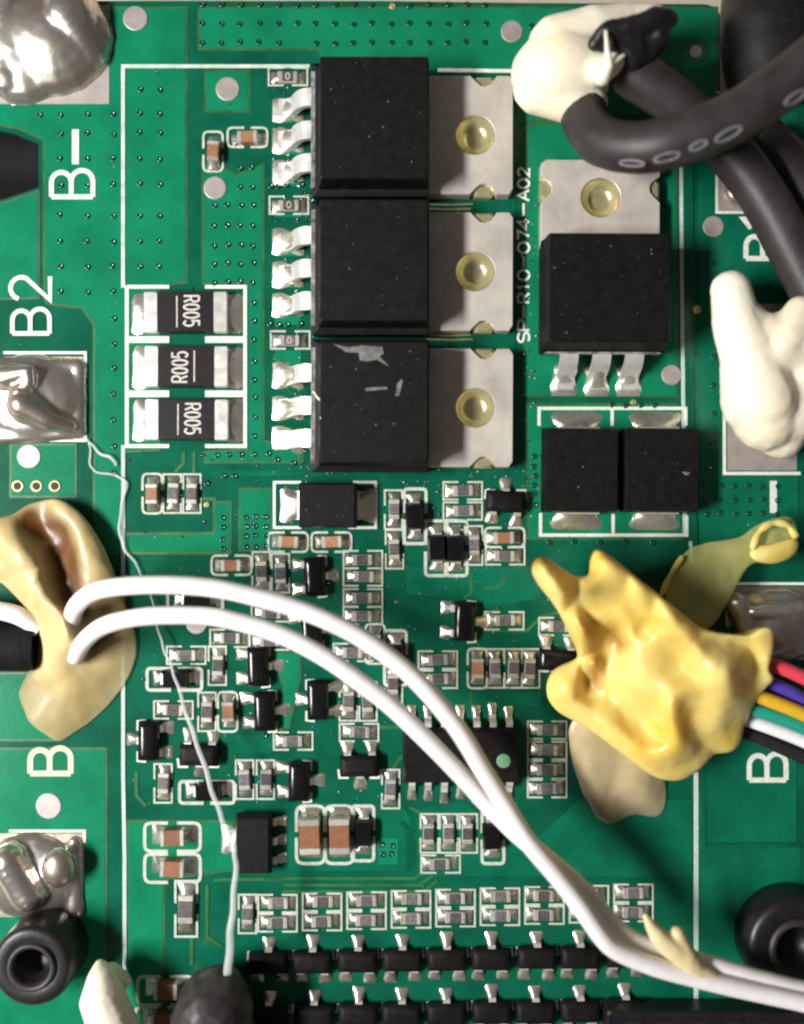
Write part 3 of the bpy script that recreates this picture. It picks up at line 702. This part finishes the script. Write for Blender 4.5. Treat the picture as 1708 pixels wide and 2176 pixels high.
# ================================================================ glue, solder lumps, wires, cables
DG=None
def ball(b,p,rx,ry,rz,n=12,m=8):
    p=Vector(p); vs=[p+Vector((0,0,-rz))]
    for i in range(1,m):
        th=-PI/2+PI*i/m
        for j in range(n): vs.append(p+Vector((rx*math.cos(th)*math.cos(2*PI*j/n),ry*math.cos(th)*math.sin(2*PI*j/n),rz*math.sin(th))))
    vs.append(p+Vector((0,0,rz))); t=len(vs)-1; fs=[]
    for j in range(n):
        k=(j+1)%n; fs.append((0,1+k,1+j)); fs.append((t,1+(m-2)*n+j,1+(m-2)*n+k))
        for i in range(m-2): fs.append((1+i*n+j,1+i*n+k,1+(i+1)*n+k,1+(i+1)*n+j))
    b.add(vs,fs,True)
def blob(name,els,m,vox=5,smooth=6,nz=0.0,ns=3.0,parent=None,floor=None,stain_shade=None,nz2=0,ns2=12):
    """els: ('s',x,y,z,rx,ry,rz) lumps and ('c',[(x,y,z,r)...],flatten) ridges, merged into one skin"""
    b=MB()
    for e in els:
        if e[0]=='s':
            k=1-e[3]/H; ball(b,W(*e[1:4]),e[4]*k*U,e[5]*k*U,e[6]*k*U,18,12)
        else:
            fl=e[2] if len(e)>2 else 1.0; P=e[1]
            for a,c in zip(P,P[1:]):
                d=math.dist(a[:3],c[:3]); n=max(1,int(d/(min(a[3],c[3])*.35)))
                for q in range(n+1):
                    t=q/n; x,y,z,r=[u+(v-u)*t for u,v in zip(a,c)]; k=1-z/H
                    ball(b,W(x,y,z),r*k*U,r*k*U,r*k*U*fl,12,8)
    o=put(name,b.mesh(name,m)); o['tmp']=1
    r=o.modifiers.new('r','REMESH'); r.mode='VOXEL'; r.voxel_size=vox*U; r.use_smooth_shade=True
    s=o.modifiers.new('s','SMOOTH'); s.iterations=smooth; s.factor=.5
    dg=bpy.context.evaluated_depsgraph_get(); me=bpy.data.meshes.new_from_object(o.evaluated_get(dg)); me.name=name
    old=o.data; o.modifiers.clear(); o.data=me; bpy.data.meshes.remove(old); del o['tmp']
    off=Vector((sum(map(ord,name))%7+len(els),3,1))
    if nz or nz2:
        nn=[v.normal.copy() for v in me.vertices]
        for v,q in zip(me.vertices,nn):
            v.co+=q*(U*(nz*noise.fractal(v.co*ns+off,1.0,2.0,3)+nz2*(noise.noise(v.co*ns2+off))))
    if floor is not None:
        for v in me.vertices: v.co.z=max(v.co.z,floor*U)
    if stain_shade:
        at=me.attributes.new('stain_shade','FLOAT','POINT')
        for i,v in enumerate(me.vertices): at.data[i].value=stain_shade(v.co)
    if parent: o.parent=parent
    me.materials.clear(); me.materials.append(m)
    for p in me.polygons: p.use_smooth=True
    return o
# ---- solder lumps
def lump(label,els,nz,**k): return tag(blob('solder_lump',els,M['lump'],vox=4,nz=nz,floor=2,**k),label,'solder','large solder lumps on square pads')
lump('large shiny solder lump on the square pad in the top left corner',[('s',116,88,-6,128,124,70),('s',50,95,-6,120,136,60),('c',[(150,40,20,60),(190,120,0,44)]),('c',[(20,20,10,50),(20,170,0,46)])],4,ns=1.2)
lump('shiny solder lump on the square pad under the printed B2',[('s',66,846,-6,124,96,44),('c',[(-20,780,0,26),(168,780,0,18),(168,915,0,20),(0,925,0,22)],.8),('c',[(15,800,30,30),(60,790,46,16),(62,815,44,14),(35,830,42,14)]),('c',[(50,860,40,34),(100,890,34,22),(150,905,16,14)])],3,ns=1.5)
lump('lumpy solder on the square pad just above the left black standoff',[('s',70,1858,-6,112,96,42),('c',[(160,1790,0,18),(160,1930,0,22)],.8),('s',125,1845,40,36,44,26),('c',[(20,1830,34,40),(60,1900,30,40)])],4,ns=1.5,nz2=1.5,ns2=5)
lump('dark wrinkled solder lump behind the yellow glue at the right edge',[('s',1650,1330,-6,112,84,50),('c',[(1565,1280,20,26),(1590,1370,20,26)]),('c',[(1600,1300,34,16),(1700,1290,44,18)])],8,ns=2.0,nz2=5,ns2=6)
lump('small bright solder lump just above the printed P1 under the black cable',[('s',1580,405,5,44,36,26)],2)
# ---- power cables at the top right
def cable(name,label,pts,r,m,cat,grp=None,k=8,n=18):
    P=spline(pts,k); b=MB(); ph=len(label); b.tube([W(x,y,z) for x,y,z in P],[r*U*(1+.008*math.sin(i*.5+ph)+.004*math.sin(i*1.3)) for i in range(len(P))],n); return b
def cabobj(name,label,pts,r,m,cat,grp=None):
    return tag(put(name,cable(name,label,pts,r,m,cat).mesh(name,M[m])),label,cat,grp)
CG='black rubber power cables'
cb=thing('black_cable','black cable bending up from the white glue and looping over, printed oval marks','cable',(0,0,0),0,CG)
put('sheath',cable('','',[(1240,190,90),(1242,250,130),(1278,298,170),(1350,314,215),(1440,299,250),(1560,250,270),(1650,190,280),(1760,106,290)],47,'rubber','').mesh('sheath',M['rubber']),cb)
M['faint']=mat('faint_print',(.25,.25,.27,1),.5)
CP=[W(*p) for p in spline([(1240,190,90),(1242,250,130),(1278,298,170),(1350,314,215),(1440,299,250),(1560,250,270),(1650,190,280),(1760,106,290)],24)]
def ringmark(cx,cy,rx,ry,ang):
    b=MB(); pts=[]
    for i in range(29):
        a=2*PI*i/28; x,y=rx*math.cos(a),ry*math.sin(a); c,s_=math.cos(ang),math.sin(ang); px,py=cx+x*c-y*s_,cy+x*s_+y*c; z=280
        for q in range(4):
            p=W(px,py,z); n=min(CP,key=lambda k:(k.x-p.x)**2+(k.y-p.y)**2); d2=(n.x-p.x)**2+(n.y-p.y)**2
            z=(n.z+math.sqrt(max(0,(47*U)**2-d2)))/U+.8
        pts.append(W(px,py,z))
    b.tube(pts,1.7*U,6); put('printed_mark',b.mesh('mark',M['faint']),cb)
for cx,cy,rx,ry,a in ((1548,285,31,9,-.5),(1484,309,20,7,-.45),(1417,334,28,8,-.25),(1343,347,26,6,.05),(1690,207,26,8,-.6)): ringmark(cx,cy,rx,ry,a)
cabobj('black_cable','black cable passing under the loop and running down the right edge past P1',[(1290,120,120),(1350,160,130),(1430,214,120),(1500,275,100),(1570,345,95),(1635,440,95),(1690,545,95),(1750,660,95)],46,'rubber','cable',CG)
cabobj('black_cable','black cable end filling the right edge behind the lower cable',[(1600,300,30),(1670,370,30),(1730,470,40),(1790,600,40)],62,'rubber','cable',CG)
cabobj('black_cable','thick black cable standing in the cut-out at the top right corner',[(1640,-60,-60),(1632,40,-30),(1640,130,-20),(1665,230,-10)],100,'plastic','cable',CG)
cabobj('black_cable','black cable stub lying in the upper left edge cut-out',[(-90,345,-95),(0,345,-92),(60,348,-92),(130,350,-95)],88,'dark_rubber','cable',CG)
cabobj('black_cable','black square-ended cable stub touching the tan glue at the left edge',[(-60,1371,10),(0,1371,18),(50,1371,20),(68,1370,20),(75,1370,19)],54,'dark_rubber','cable',CG)
# ---- thin coloured wires
WG='thin coloured wires leaving the yellow glue'
for nm,P in (('red',[(1560,1400,110),(1642,1414,118),(1708,1440,122),(1800,1490,120)]),('purple',[(1560,1425,85),(1652,1458,96),(1708,1488,100),(1800,1545,100)]),
             ('yellow',[(1545,1458,105),(1615,1481,112),(1708,1518,116),(1800,1565,116)]),('green',[(1530,1488,90),(1605,1508,98),(1708,1545,102),(1800,1590,102)]),
             ('white',[(1500,1505,70),(1585,1528,76),(1708,1574,80),(1800,1620,80)]),('black',[(1500,1530,50),(1581,1555,54),(1708,1610,56),(1800,1660,56)])):
    cabobj(nm+'_wire','thin %s wire coming out of the yellow glue to the right edge'%nm,P,14.5,'w_'+nm,'wire',WG)
# ---- the two white wires
G2='white insulated wires crossing the board'
cabobj('white_wire','upper white wire arching from the tan glue across the board',[(152,1318,70),(163,1287,122),(201,1257,150),(269,1245,175),(369,1243,192),(470,1252,200),(573,1276,204),(628,1292,205),(695,1318,206),(762,1352,207),(830,1398,208),(897,1458,208),(973,1550,207),(1027,1638,206),(1074,1713,205),(1119,1785,205),(1180,1858,204),(1235,1929,200),(1276,1988,196),(1312,2021,192),(1386,2052,184),(1470,2076,176),(1571,2100,172),(1708,2130,170),(1800,2150,170)],18.1,'white_wire','wire',G2)
cabobj('white_wire','lower white wire from the tan glue, tucked behind the upper one lower down',[(160,1396,50),(178,1364,112),(215,1333,145),(269,1316,165),(336,1308,178),(437,1309,186),(504,1321,188),(574,1341,188),(628,1363,188),(695,1400,188),(762,1447,188),(830,1500,188),(897,1563,186),(980,1648,178),(1046,1720,170),(1105,1778,165),(1170,1830,162),(1225,1878,160),(1262,1915,158),(1300,1962,156),(1340,1994,152),(1390,2014,150),(1450,2034,150),(1504,2048,150),(1605,2078,150),(1708,2104,150),(1800,2120,150)],17.8,'white_wire','wire',G2)
cabobj('white_wire','short white wire entering the tan glue above the black stub at the left edge',[(-60,1292,50),(0,1298,56),(45,1311,54),(84,1336,40)],19,'white_wire','wire',G2)
# ---- glue
GG='dried hot glue lumps'
def stain_shade(co):
    x=854+co.x/U/(1-co.z/U/H); y=1088-co.y/U/(1-co.z/U/H); 
    def seg(px,py,P,r):
        best=9
        for (ax,ay),(bx,by) in zip(P,P[1:]):
            t=max(0,min(1,((px-ax)*(bx-ax)+(py-ay)*(by-ay))/((bx-ax)**2+(by-ay)**2))); best=min(best,math.hypot(px-ax-t*(bx-ax),py-ay-t*(by-ay))/r)
        return max(0,1-best)
    s=max(seg(x,y,[(70,1108),(120,1135),(140,1195),(152,1255),(166,1292)],56),.75*seg(x,y,[(190,1375),(230,1340),(262,1318)],42),.6*seg(x,y,[(170,1290),(225,1290)],34))
    s=s*s*(3-2*s)
    return min(1,max(0,s*1.35+.12*noise.noise(co*3)*(s>0.02)))
def sheet(name,out,ins,m,lev=3,base=6.0,drop=45,stain_shade=None,thin=None,nz=2.5,ns=3.0,nz2=1.0,ns2=9,sharp=0):
    """folded glue skin: a rim and inner points with heights, closed underneath, then rounded"""
    from mathutils.geometry import delaunay_2d_cdt
    P=out+ins; n=len(out); co=[Vector((p[0],p[1])) for p in P]
    vs,es,fs,ov,oe,of=delaunay_2d_cdt(co,[(i,(i+1)%n) for i in range(n)],[],1,1e-4)
    hz=[]
    for k,v in enumerate(vs):
        o_=ov[k]; hz.append(P[o_[0]][2] if o_ else 100)
    V=[W(v.x,v.y,z) for v,z in zip(vs,hz)]; F=[tuple(f) for f in fs]
    idx=[next(k for k in range(len(vs)) if i in ov[k]) for i in range(n)]
    cx=sum(p[0] for p in out)/n; cy=sum(p[1] for p in out)/n
    r1=len(V)
    for p in out: z=max(base,p[2]-drop); q=.965; V.append(W(cx+(p[0]-cx)*q,cy+(p[1]-cy)*q,z))
    r2=len(V)
    for p in out: q=.80; V.append(W(cx+(p[0]-cx)*q,cy+(p[1]-cy)*q,max(base*.3,min(p[2]-drop-10,p[2]*.2))))
    r3=len(V); V.append(W(cx,cy,1.0))
    for i in range(n):
        j=(i+1)%n; F+=[(idx[j],idx[i],r1+i,r1+j),(r1+j,r1+i,r2+i,r2+j),(r2+j,r2+i,r3)]
    me=bpy.data.meshes.new(name); me.from_pydata([tuple(v) for v in V],[],F); me.update()
    bm=bmesh.new(); bm.from_mesh(me); bmesh.ops.recalc_face_normals(bm,faces=bm.faces); bm.to_mesh(me); bm.free()
    o=put(name,me)
    if sharp:
        s0=o.modifiers.new('a','SUBSURF'); s0.subdivision_type='SIMPLE'; s0.levels=sharp
    s_=o.modifiers.new('s','SUBSURF'); s_.levels=lev-sharp; s_.render_levels=lev-sharp
    dg=bpy.context.evaluated_depsgraph_get(); m2=bpy.data.meshes.new_from_object(o.evaluated_get(dg)); m2.name=name; o.modifiers.clear(); o.data=m2; bpy.data.meshes.remove(me)
    nn=[v.normal.copy() for v in m2.vertices]; off=Vector((n,3,1))
    for v,q in zip(m2.vertices,nn):
        v.co+=q*(U*(nz*noise.fractal(v.co*ns+off,1.0,2.0,3)+nz2*noise.noise(v.co*ns2+off))); v.co.z=max(v.co.z,1.2*U)
    for nm,fn in (('stain_shade',stain_shade),('thin',thin)):
        at=m2.attributes.new(nm,'FLOAT','POINT')
        if fn:
            for k,v in enumerate(m2.vertices): at.data[k].value=fn(v.co)
    m2.materials.clear(); m2.materials.append(m)
    for p in m2.polygons: p.use_smooth=True
    return o
TO=[(-30,1112,60),(5,1104,55),(33,1094,40),(55,1076,34),(101,1060,34),(143,1066,36),(180,1100,38),(210,1146,38),(230,1188,34),(244,1229,28),(259,1274,20),(277,1315,14),(290,1362,10),(286,1402,8),(268,1440,7),(238,1480,6),(204,1520,6),(161,1546,6),(126,1572,10),(100,1556,12),(64,1531,16),(56,1505,8),(34,1468,6),(56,1440,8),(80,1410,20),(86,1352,45),(80,1314,60),(54,1290,62),(26,1264,62),(10,1238,60),(-30,1224,60)]
TI=[(33,1150,86),(63,1190,98),(78,1236,102),(101,1276,112),(131,1298,122),(143,1328,122),(152,1376,114),(122,1350,95),(110,1390,70),(101,1425,48),(151,1440,42),(214,1415,34),(232,1362,30),(192,1384,30),(206,1300,36),(182,1330,44),(126,1084,52),(158,1110,60),(180,1160,66),(206,1212,60),(226,1262,40),(180,1262,52),(165,1215,52),(150,1165,44),(132,1122,38),(85,1112,28),(106,1150,20),(116,1200,18),(128,1244,20),(148,1280,40),(62,1140,50),(90,1200,70),(60,1216,85),(20,1190,88),(126,1500,28),(189,1478,20),(86,1524,20),(112,1548,18),(90,1470,20),(232,1440,14),(170,1410,36)]
TO=[(140+(x-140)*1.05,1320+(y-1320)*(1.06 if y>1320 else 1.03),z) for x,y,z in TO]
tag(sheet('glue_blob',TO,TI,M['glue_sheet'],stain_shade=stain_shade,thin=lambda c:max(0,min(1,(40-c.z/U)/34))*max(0,1-1.6*stain_shade(c)),base=3,drop=16),'tan glue lump at the left edge that holds the two white wires','glue',GG)
tag(blob('glue_blob',[('s',1190,160,110,108,88,100),('c',[(1130,190,110,46),(1180,100,130,62),(1260,60,140,46),(1340,34,140,26),(1400,24,140,14)]),('c',[(1140,200,115,48),(1215,212,120,54),(1246,222,120,44)]),('c',[(1262,150,170,34),(1296,138,180,26),(1330,112,178,14)])],
   M['glue_w'],vox=5,smooth=8,nz=5,ns=1.5,floor=1.5),'creamy white glue lump at the top gripping the black cable ends','glue',GG)
tag(blob('glue_blob',[('c',[(1552,618,95,46),(1562,680,95,52),(1592,760,90,62),(1615,850,85,82),(1625,890,80,68)]),('c',[(1615,790,90,60),(1670,720,110,46),(1700,660,110,36)]),('c',[(1670,880,70,66),(1700,800,80,66)]),('c',[(1640,760,85,66),(1690,760,85,60)]),('c',[(1600,715,85,56),(1690,722,95,56)]),('c',[(1585,690,88,50),(1610,705,86,40)]),('c',[(1640,900,60,62),(1660,925,50,50)])],
   M['glue_w'],vox=5,smooth=8,nz=5,ns=1.5,floor=1.5),'creamy white glue shaped like a bean at the right edge below P1','glue',GG)
tag(blob('glue_blob',[('c',[(212,2050,70,14),(215,2085,90,34),(218,2125,100,48),(240,2180,100,52),(260,2240,100,60)]),('c',[(235,2065,50,20),(262,2085,30,16)])],M['glue_w'],vox=4,smooth=8,nz=3,ns=2,floor=1.5),'white pointed glue beside the left black standoff at the bottom','glue',GG)
tag(blob('glue_blob',[('c',[(1372,1948,190,7),(1382,1968,188,14),(1400,1992,186,20),(1425,2012,180,25),(1455,2030,176,27),(1480,2060,172,24),(1520,2082,170,18)]),('c',[(1440,1985,180,16),(1452,2020,178,22)])],M['glue_t'],vox=3,smooth=5,nz=3,ns=4,stain_shade=lambda c:0.0),'pale tan glue knot joining the white wires at the lower right','glue',GG)
yg=thing('glue_blob','big yellow glue lump with spikes holding the thin coloured wires','glue',W(1420,1480,0),0,GG)
YO=[(1122,1208,196),(1132,1186,202),(1150,1176,205),(1174,1190,200),(1205,1216,188),(1226,1222,178),(1252,1224,176),(1246,1192,212),(1262,1156,222),(1287,1170,224),(1342,1215,224),(1402,1260,220),(1452,1303,214),(1492,1334,206),(1545,1347,200),(1596,1351,196),(1618,1328,196),(1644,1332,190),(1651,1352,184),(1644,1400,170),(1634,1424,164),(1656,1442,152),(1634,1462,144),(1615,1482,134),(1598,1522,120),(1584,1546,110),(1579,1582,100),(1557,1607,96),(1520,1603,96),(1502,1630,100),(1472,1656,104),(1430,1669,108),(1383,1656,114),(1338,1620,118),(1288,1580,118),(1238,1545,112),(1203,1530,106),(1172,1509,100),(1152,1470,100),(1161,1428,104),(1193,1408,108),(1230,1400,118),(1216,1370,150),(1190,1310,178),(1160,1266,192),(1135,1238,198)]
YI=[(1148,1205,220),(1166,1222,226),(1198,1268,220),(1226,1315,214),(1250,1362,206),(1262,1410,190),(1226,1272,172),(1262,1330,165),(1275,1385,146),(1285,1440,138),(1288,1485,132),(1250,1250,198),(1300,1292,202),(1338,1328,198),(1310,1342,150),(1318,1375,152),(1345,1366,190),(1392,1360,196),(1404,1402,192),(1347,1412,190),(1290,1200,236),(1350,1248,234),(1412,1298,228),(1330,1270,196),(1380,1316,190),(1360,1338,176),(1440,1334,222),(1470,1368,212),(1440,1380,186),
 (1530,1425,226),(1500,1400,216),(1565,1420,214),(1548,1484,200),(1500,1465,196),(1600,1412,158),(1600,1455,152),(1626,1390,180),(1540,1364,178),(1592,1372,166),(1490,1356,196),(1432,1470,206),(1426,1530,202),(1442,1592,184),(1450,1430,180),(1310,1496,134),(1346,1532,126),(1380,1560,130),(1262,1512,152),(1312,1556,160),(1372,1604,164),(1352,1462,180),(1392,1442,192),(1396,1500,174),(1466,1500,164),(1476,1560,150),(1522,1540,170),(1542,1572,140),(1490,1600,140),(1188,1460,152),(1216,1492,152),(1226,1446,156),(1246,1474,118),(1242,1426,120),(1180,1490,135),(1560,1530,150),(1430,1635,140)]
def yfold_shade(co):  # folds take painted shade, the spike tip a brown tone
    x=854+co.x/U/(1-co.z/U/H); y=1088-co.y/U/(1-co.z/U/H); best=9
    for P,r in (([(1250,1330),(1270,1400),(1262,1450)],26),([(1300,1340),(1318,1370)],22),([(1128,1196),(1150,1184)],18)):
        for (ax,ay),(bx,by) in zip(P,P[1:]):
            t=max(0,min(1,((x-ax)*(bx-ax)+(y-ay)*(by-ay))/((bx-ax)**2+(by-ay)**2))); best=min(best,math.hypot(x-ax-t*(bx-ax),y-ay-t*(by-ay))/r)
    return max(0,min(1,.75*(1.2-best)))
def ythin(co):
    x=854+co.x/U/(1-co.z/U/H); y=1088-co.y/U/(1-co.z/U/H)
    d=math.hypot((x-1262)/62,(y-1256)/44); return max(0,min(1,1.1-d))
inv=Matrix.Translation(-W(1420,1480,0))
def under(o,label=None):
    o.parent=yg; o.matrix_parent_inverse=inv
    if label: o['label']=label
YI=[(x,y,z+ (z-178)*.5) for x,y,z in YI]
under(sheet('glue_mass',YO,YI,M['glue_y2'],base=8,drop=40,stain_shade=yfold_shade,thin=ythin,nz=1.5,ns=2.6,nz2=.6,ns2=9,sharp=0,lev=4))
FO=[(1440,1330,150),(1402,1262,150),(1420,1225,148),(1446,1180,142),(1480,1150,138),(1530,1150,134),(1576,1140,132),(1605,1112,132),(1640,1098,130),(1684,1090,128),(1702,1118,128),(1698,1160,130),(1680,1186,134),(1640,1200,136),(1606,1192,136),(1580,1215,136),(1560,1262,140),(1530,1320,146),(1490,1350,150)]
FI=[(1440,1262,158),(1470,1210,154),(1500,1270,150),(1540,1190,146),(1600,1160,140),(1650,1150,138),(1480,1310,156),(1650,1120,132),(1660,1172,146)]
FO=[(x,y,z-70) for x,y,z in FO]; FI=[(x,y,z-70) for x,y,z in FI]
under(sheet('thin_flap',FO,FI,M['glue_f'],base=10,drop=8,nz=4,ns=3),'thin greenish see-through flap of the yellow glue')
under(sheet('thick_tip',[(1588,1182,80),(1600,1160,80),(1630,1156,82),(1662,1148,82),(1696,1140,78),(1700,1165,76),(1682,1188,76),(1650,1200,78),(1615,1198,80)],[(1640,1172,94),(1672,1166,92),(1612,1176,88)],M['glue_y2'],base=30,drop=14,lev=2))
def strip(P,r): 
    b=MB(); q=spline(P,6); b.tube([W(*p) for p in q],[r*U*(.7+.5*abs(math.sin(i*.5))) for i in range(len(q))],8); return put('flap_edge',b.mesh('flap_edge',M['glue_y2']))
under(strip([(1598,1168,82),(1612,1132,80),(1640,1112,78),(1672,1116,78),(1692,1142,78)],7)); under(strip([(1404,1266,88),(1424,1222,88),(1450,1182,82)],5))
SO=[(1200,1500,70),(1206,1590,50),(1226,1660,34),(1248,1712,22),(1270,1748,10),(1300,1756,6),(1325,1742,8),(1350,1730,10),(1385,1742,6),(1412,1732,6),(1422,1690,8),(1414,1640,16),(1390,1570,60),(1330,1520,80)]
SI=[(1245,1600,70),(1265,1660,56),(1285,1710,34),(1300,1640,40),(1320,1690,26),(1350,1650,44),(1380,1690,30),(1395,1715,16)]
tag(sheet('glue_smear',SO,SI,M['glue_smear'],base=3,drop=14,nz=3,thin=lambda c:max(0,min(1,(34-c.z/U)/26))),'pale half-clear glue smear sticking out below the yellow glue','glue',GG)
# ---- burnt cable end and tape on the white glue
tag(blob('cable_end',[('c',[(1262,95,190,14),(1285,70,200,22),(1330,60,205,26),(1385,45,200,28),(1420,40,190,20)]),('c',[(1300,95,190,24),(1345,110,180,34)]),('c',[(1390,75,180,34),(1350,120,160,36)])],M['plastic'],vox=4,smooth=3,nz=7,ns=4),'ragged black cable end poking out of the white glue at the top','cable end')
tag(blob('glue_strand',[('c',[(1287,66,226,4),(1290,105,226,6),(1294,140,215,10),(1280,165,195,18)]),('c',[(1290,145,215,8),(1325,118,205,5)])],M['glue_w'],vox=2.5,smooth=3),'thin white glue strand over the ragged black cable end','glue')
# ---- standoffs and black plug
def standoff(x,y,z,r,label,hx=0,hy=0):
    p=W(x,y,z); p.z=0; t=thing('standoff',label,'standoff',p,0,'black plastic standoffs')
    b=MB(); b.lathe([(r*.96*U,1*U),(r*U,6*U),(r*U,(z-14)*U),(r*.95*U,(z-4)*U),(r*.84*U,z*U),(r*.52*U,(z-3)*U),(r*.40*U,(z-10)*U),(r*.34*U,(z-50)*U),(.01*U,(z-52)*U)],40,cap=(False,False))
    put('sleeve',b.mesh('sleeve',M['plastic']),t)
    rg=MB(); rg.lathe([(r*.60*U,(z-5)*U),(r*.585*U,(z+4)*U),(r*.50*U,(z+5)*U),(r*.44*U,(z-2)*U),(r*.42*U,(z-30)*U)],36,cap=(False,False)); put('inner_ring',rg.mesh('inner_ring',M['rubber']),t)
standoff(66,2056,105,82,'black ring standoff at the lower left, next to the white pointed glue')
standoff(1700,2020,85,106,'black ring standoff at the lower right, above the white wires')
tag(blob('black_plug',[('c',[(446,2260,90,110),(446,2190,100,92),(454,2145,105,86),(466,2118,104,64)])],M['rubber'],vox=4,smooth=5,nz=5,ns=2.5,nz2=1.5,ns2=12),'rounded black plug at the bottom edge where the clear fibre ends','plug')
h=thing('filler','black filler block added over the dark bottom right edge','filler',W(1500,2240,0))  # added black block that fills the dark area at this edge
b=MB(); a=W(1290,2360,55); c=W(1760,2150,55); b.box(a.x,c.x,a.y,c.y,.02,.22,.02); o=put('filler_block',b.mesh('filler_block',M['plastic']),None); o.parent=h; o.matrix_parent_inverse=Matrix.Translation(-W(1500,2240,0))
for i in range(6):
    b=MB(); x=1330+i*70; a=W(x,2200,55); c=W(x+36,2170,55); b.box(a.x,c.x,a.y,c.y,.221,.227,.001); o=put('slot',b.mesh('slot',M['hole']),None); o.parent=h; o.matrix_parent_inverse=Matrix.Translation(-W(1500,2240,0))
# ---- hair-thin strands
def strand(label,pts,name='glue_strand',m='fibre',k=6):
    P=spline(pts,k); b=MB(); b.tube([W(p[0]+1.5*math.sin(i*.9),p[1],p[2]) for i,p in enumerate(P)],[p[3]*U for p in P],8); tag(put(name,b.mesh(name,M[m])),label,'strand','thin clear strands')
strand('long clear strand running down from beside the white wires into the black plug',[(288,1200,8,1.8),(304,1232,10,1.8),(320,1262,12,1.8),(332,1320,16,2.2),(345,1372,24,2.6),(362,1412,40,3.0),(378,1460,60,3.6),(400,1530,84,4.5),(425,1600,100,4.9),(450,1680,112,5.0),(472,1742,120,5.0),(496,1800,128,5.0),(500,1850,134,5.4),(494,1930,142,6.5),(488,2000,148,7.6),(484,2070,150,8.3)])
strand('thin clear strand wandering from the B2 solder lump down to the upper white wire',[(184,934,6,2.2),(190,942,6,2.2),(192,985,4,2.6),(205,1003,4,2.4),(245,1010,5,3),(268,1030,6,3.2),(256,1085,6,3),(256,1140,8,3.6),(270,1175,8,2.8),(292,1200,8,2.6)])
strand('short clear strand branching off beside the B2 solder lump',[(190,940,6,2.8),(215,965,8,3.4),(236,972,10,4),(246,990,8,2.5)])
strand('tiny bent white strand on the left edge of the lowest power transistor',[(664,832,92,2),(676,845,104,2.4),(684,862,114,2.4),(681,890,116,2)],m='glue_w')
# white scrapes on the lowest power transistor and a fleck on a diode
def flake(pts,z,host):
    o=flat_poly('scrape',[(x,y) for x,y in [( (px-854)*(1-z/H)+854,(py-1088)*(1-z/H)+1088) for px,py in pts]],z,M['residue'],parent=None)
    o.parent=host; o.matrix_parent_inverse=host.matrix_world.inverted() if False else Matrix.LocRotScale(host.location,host.rotation_euler,None).inverted()
m3=next(o for o in bpy.data.objects if o.get('label','').startswith('lowest of the three stacked'))
flake([(708,731),(740,738),(768,734),(812,737),(815,752),(806,757),(828,780),(800,764),(782,768),(764,766),(762,750),(735,748)],119.7,m3)
flake([(776,824),(822,822),(824,827),(777,831)],119.8,m3); flake([(844,815),(852,806),(856,808),(848,840),(840,842)],119.9,m3)
d2=next(o for o in bpy.data.objects if o.get('label','').startswith('right one of two big square'))
flake([(1448,1002),(1466,1004),(1464,1009),(1456,1010)],62.6,d2)

# ---- pale dust specks on the flat black tops
def dust(host,z,x0,x1,y0,y1,n,name='dust_specks'):
    b=MB()
    for i in range(n):
        x,y=random.uniform(x0,x1),random.uniform(y0,y1); r=random.choice((.7,.8,1,1.2,1.9)); q=random.uniform(.5,1.6)
        b.lathe([(r,z-.2),(r*.7,z+r*.4),(.1,z+r*.5)],6,x,y,cap=(False,False))
    o=put(name,b.mesh(name,M['residue2'],U),host); o['kind']='stuff'
M['residue2']=mat('dust',(.16,.155,.15,1),.4)
for o in list(bpy.data.objects):
    if o.get('category')=='power transistor': dust(o,119,-100,100,-115,115,20)
for o in list(bpy.data.objects):
    if o.name.startswith('power_diode') and abs(o.scale.x-1)<.1: dust(o,62.0 if 'square' in o['label'] else 55.0,-45,45,-36,36,6)
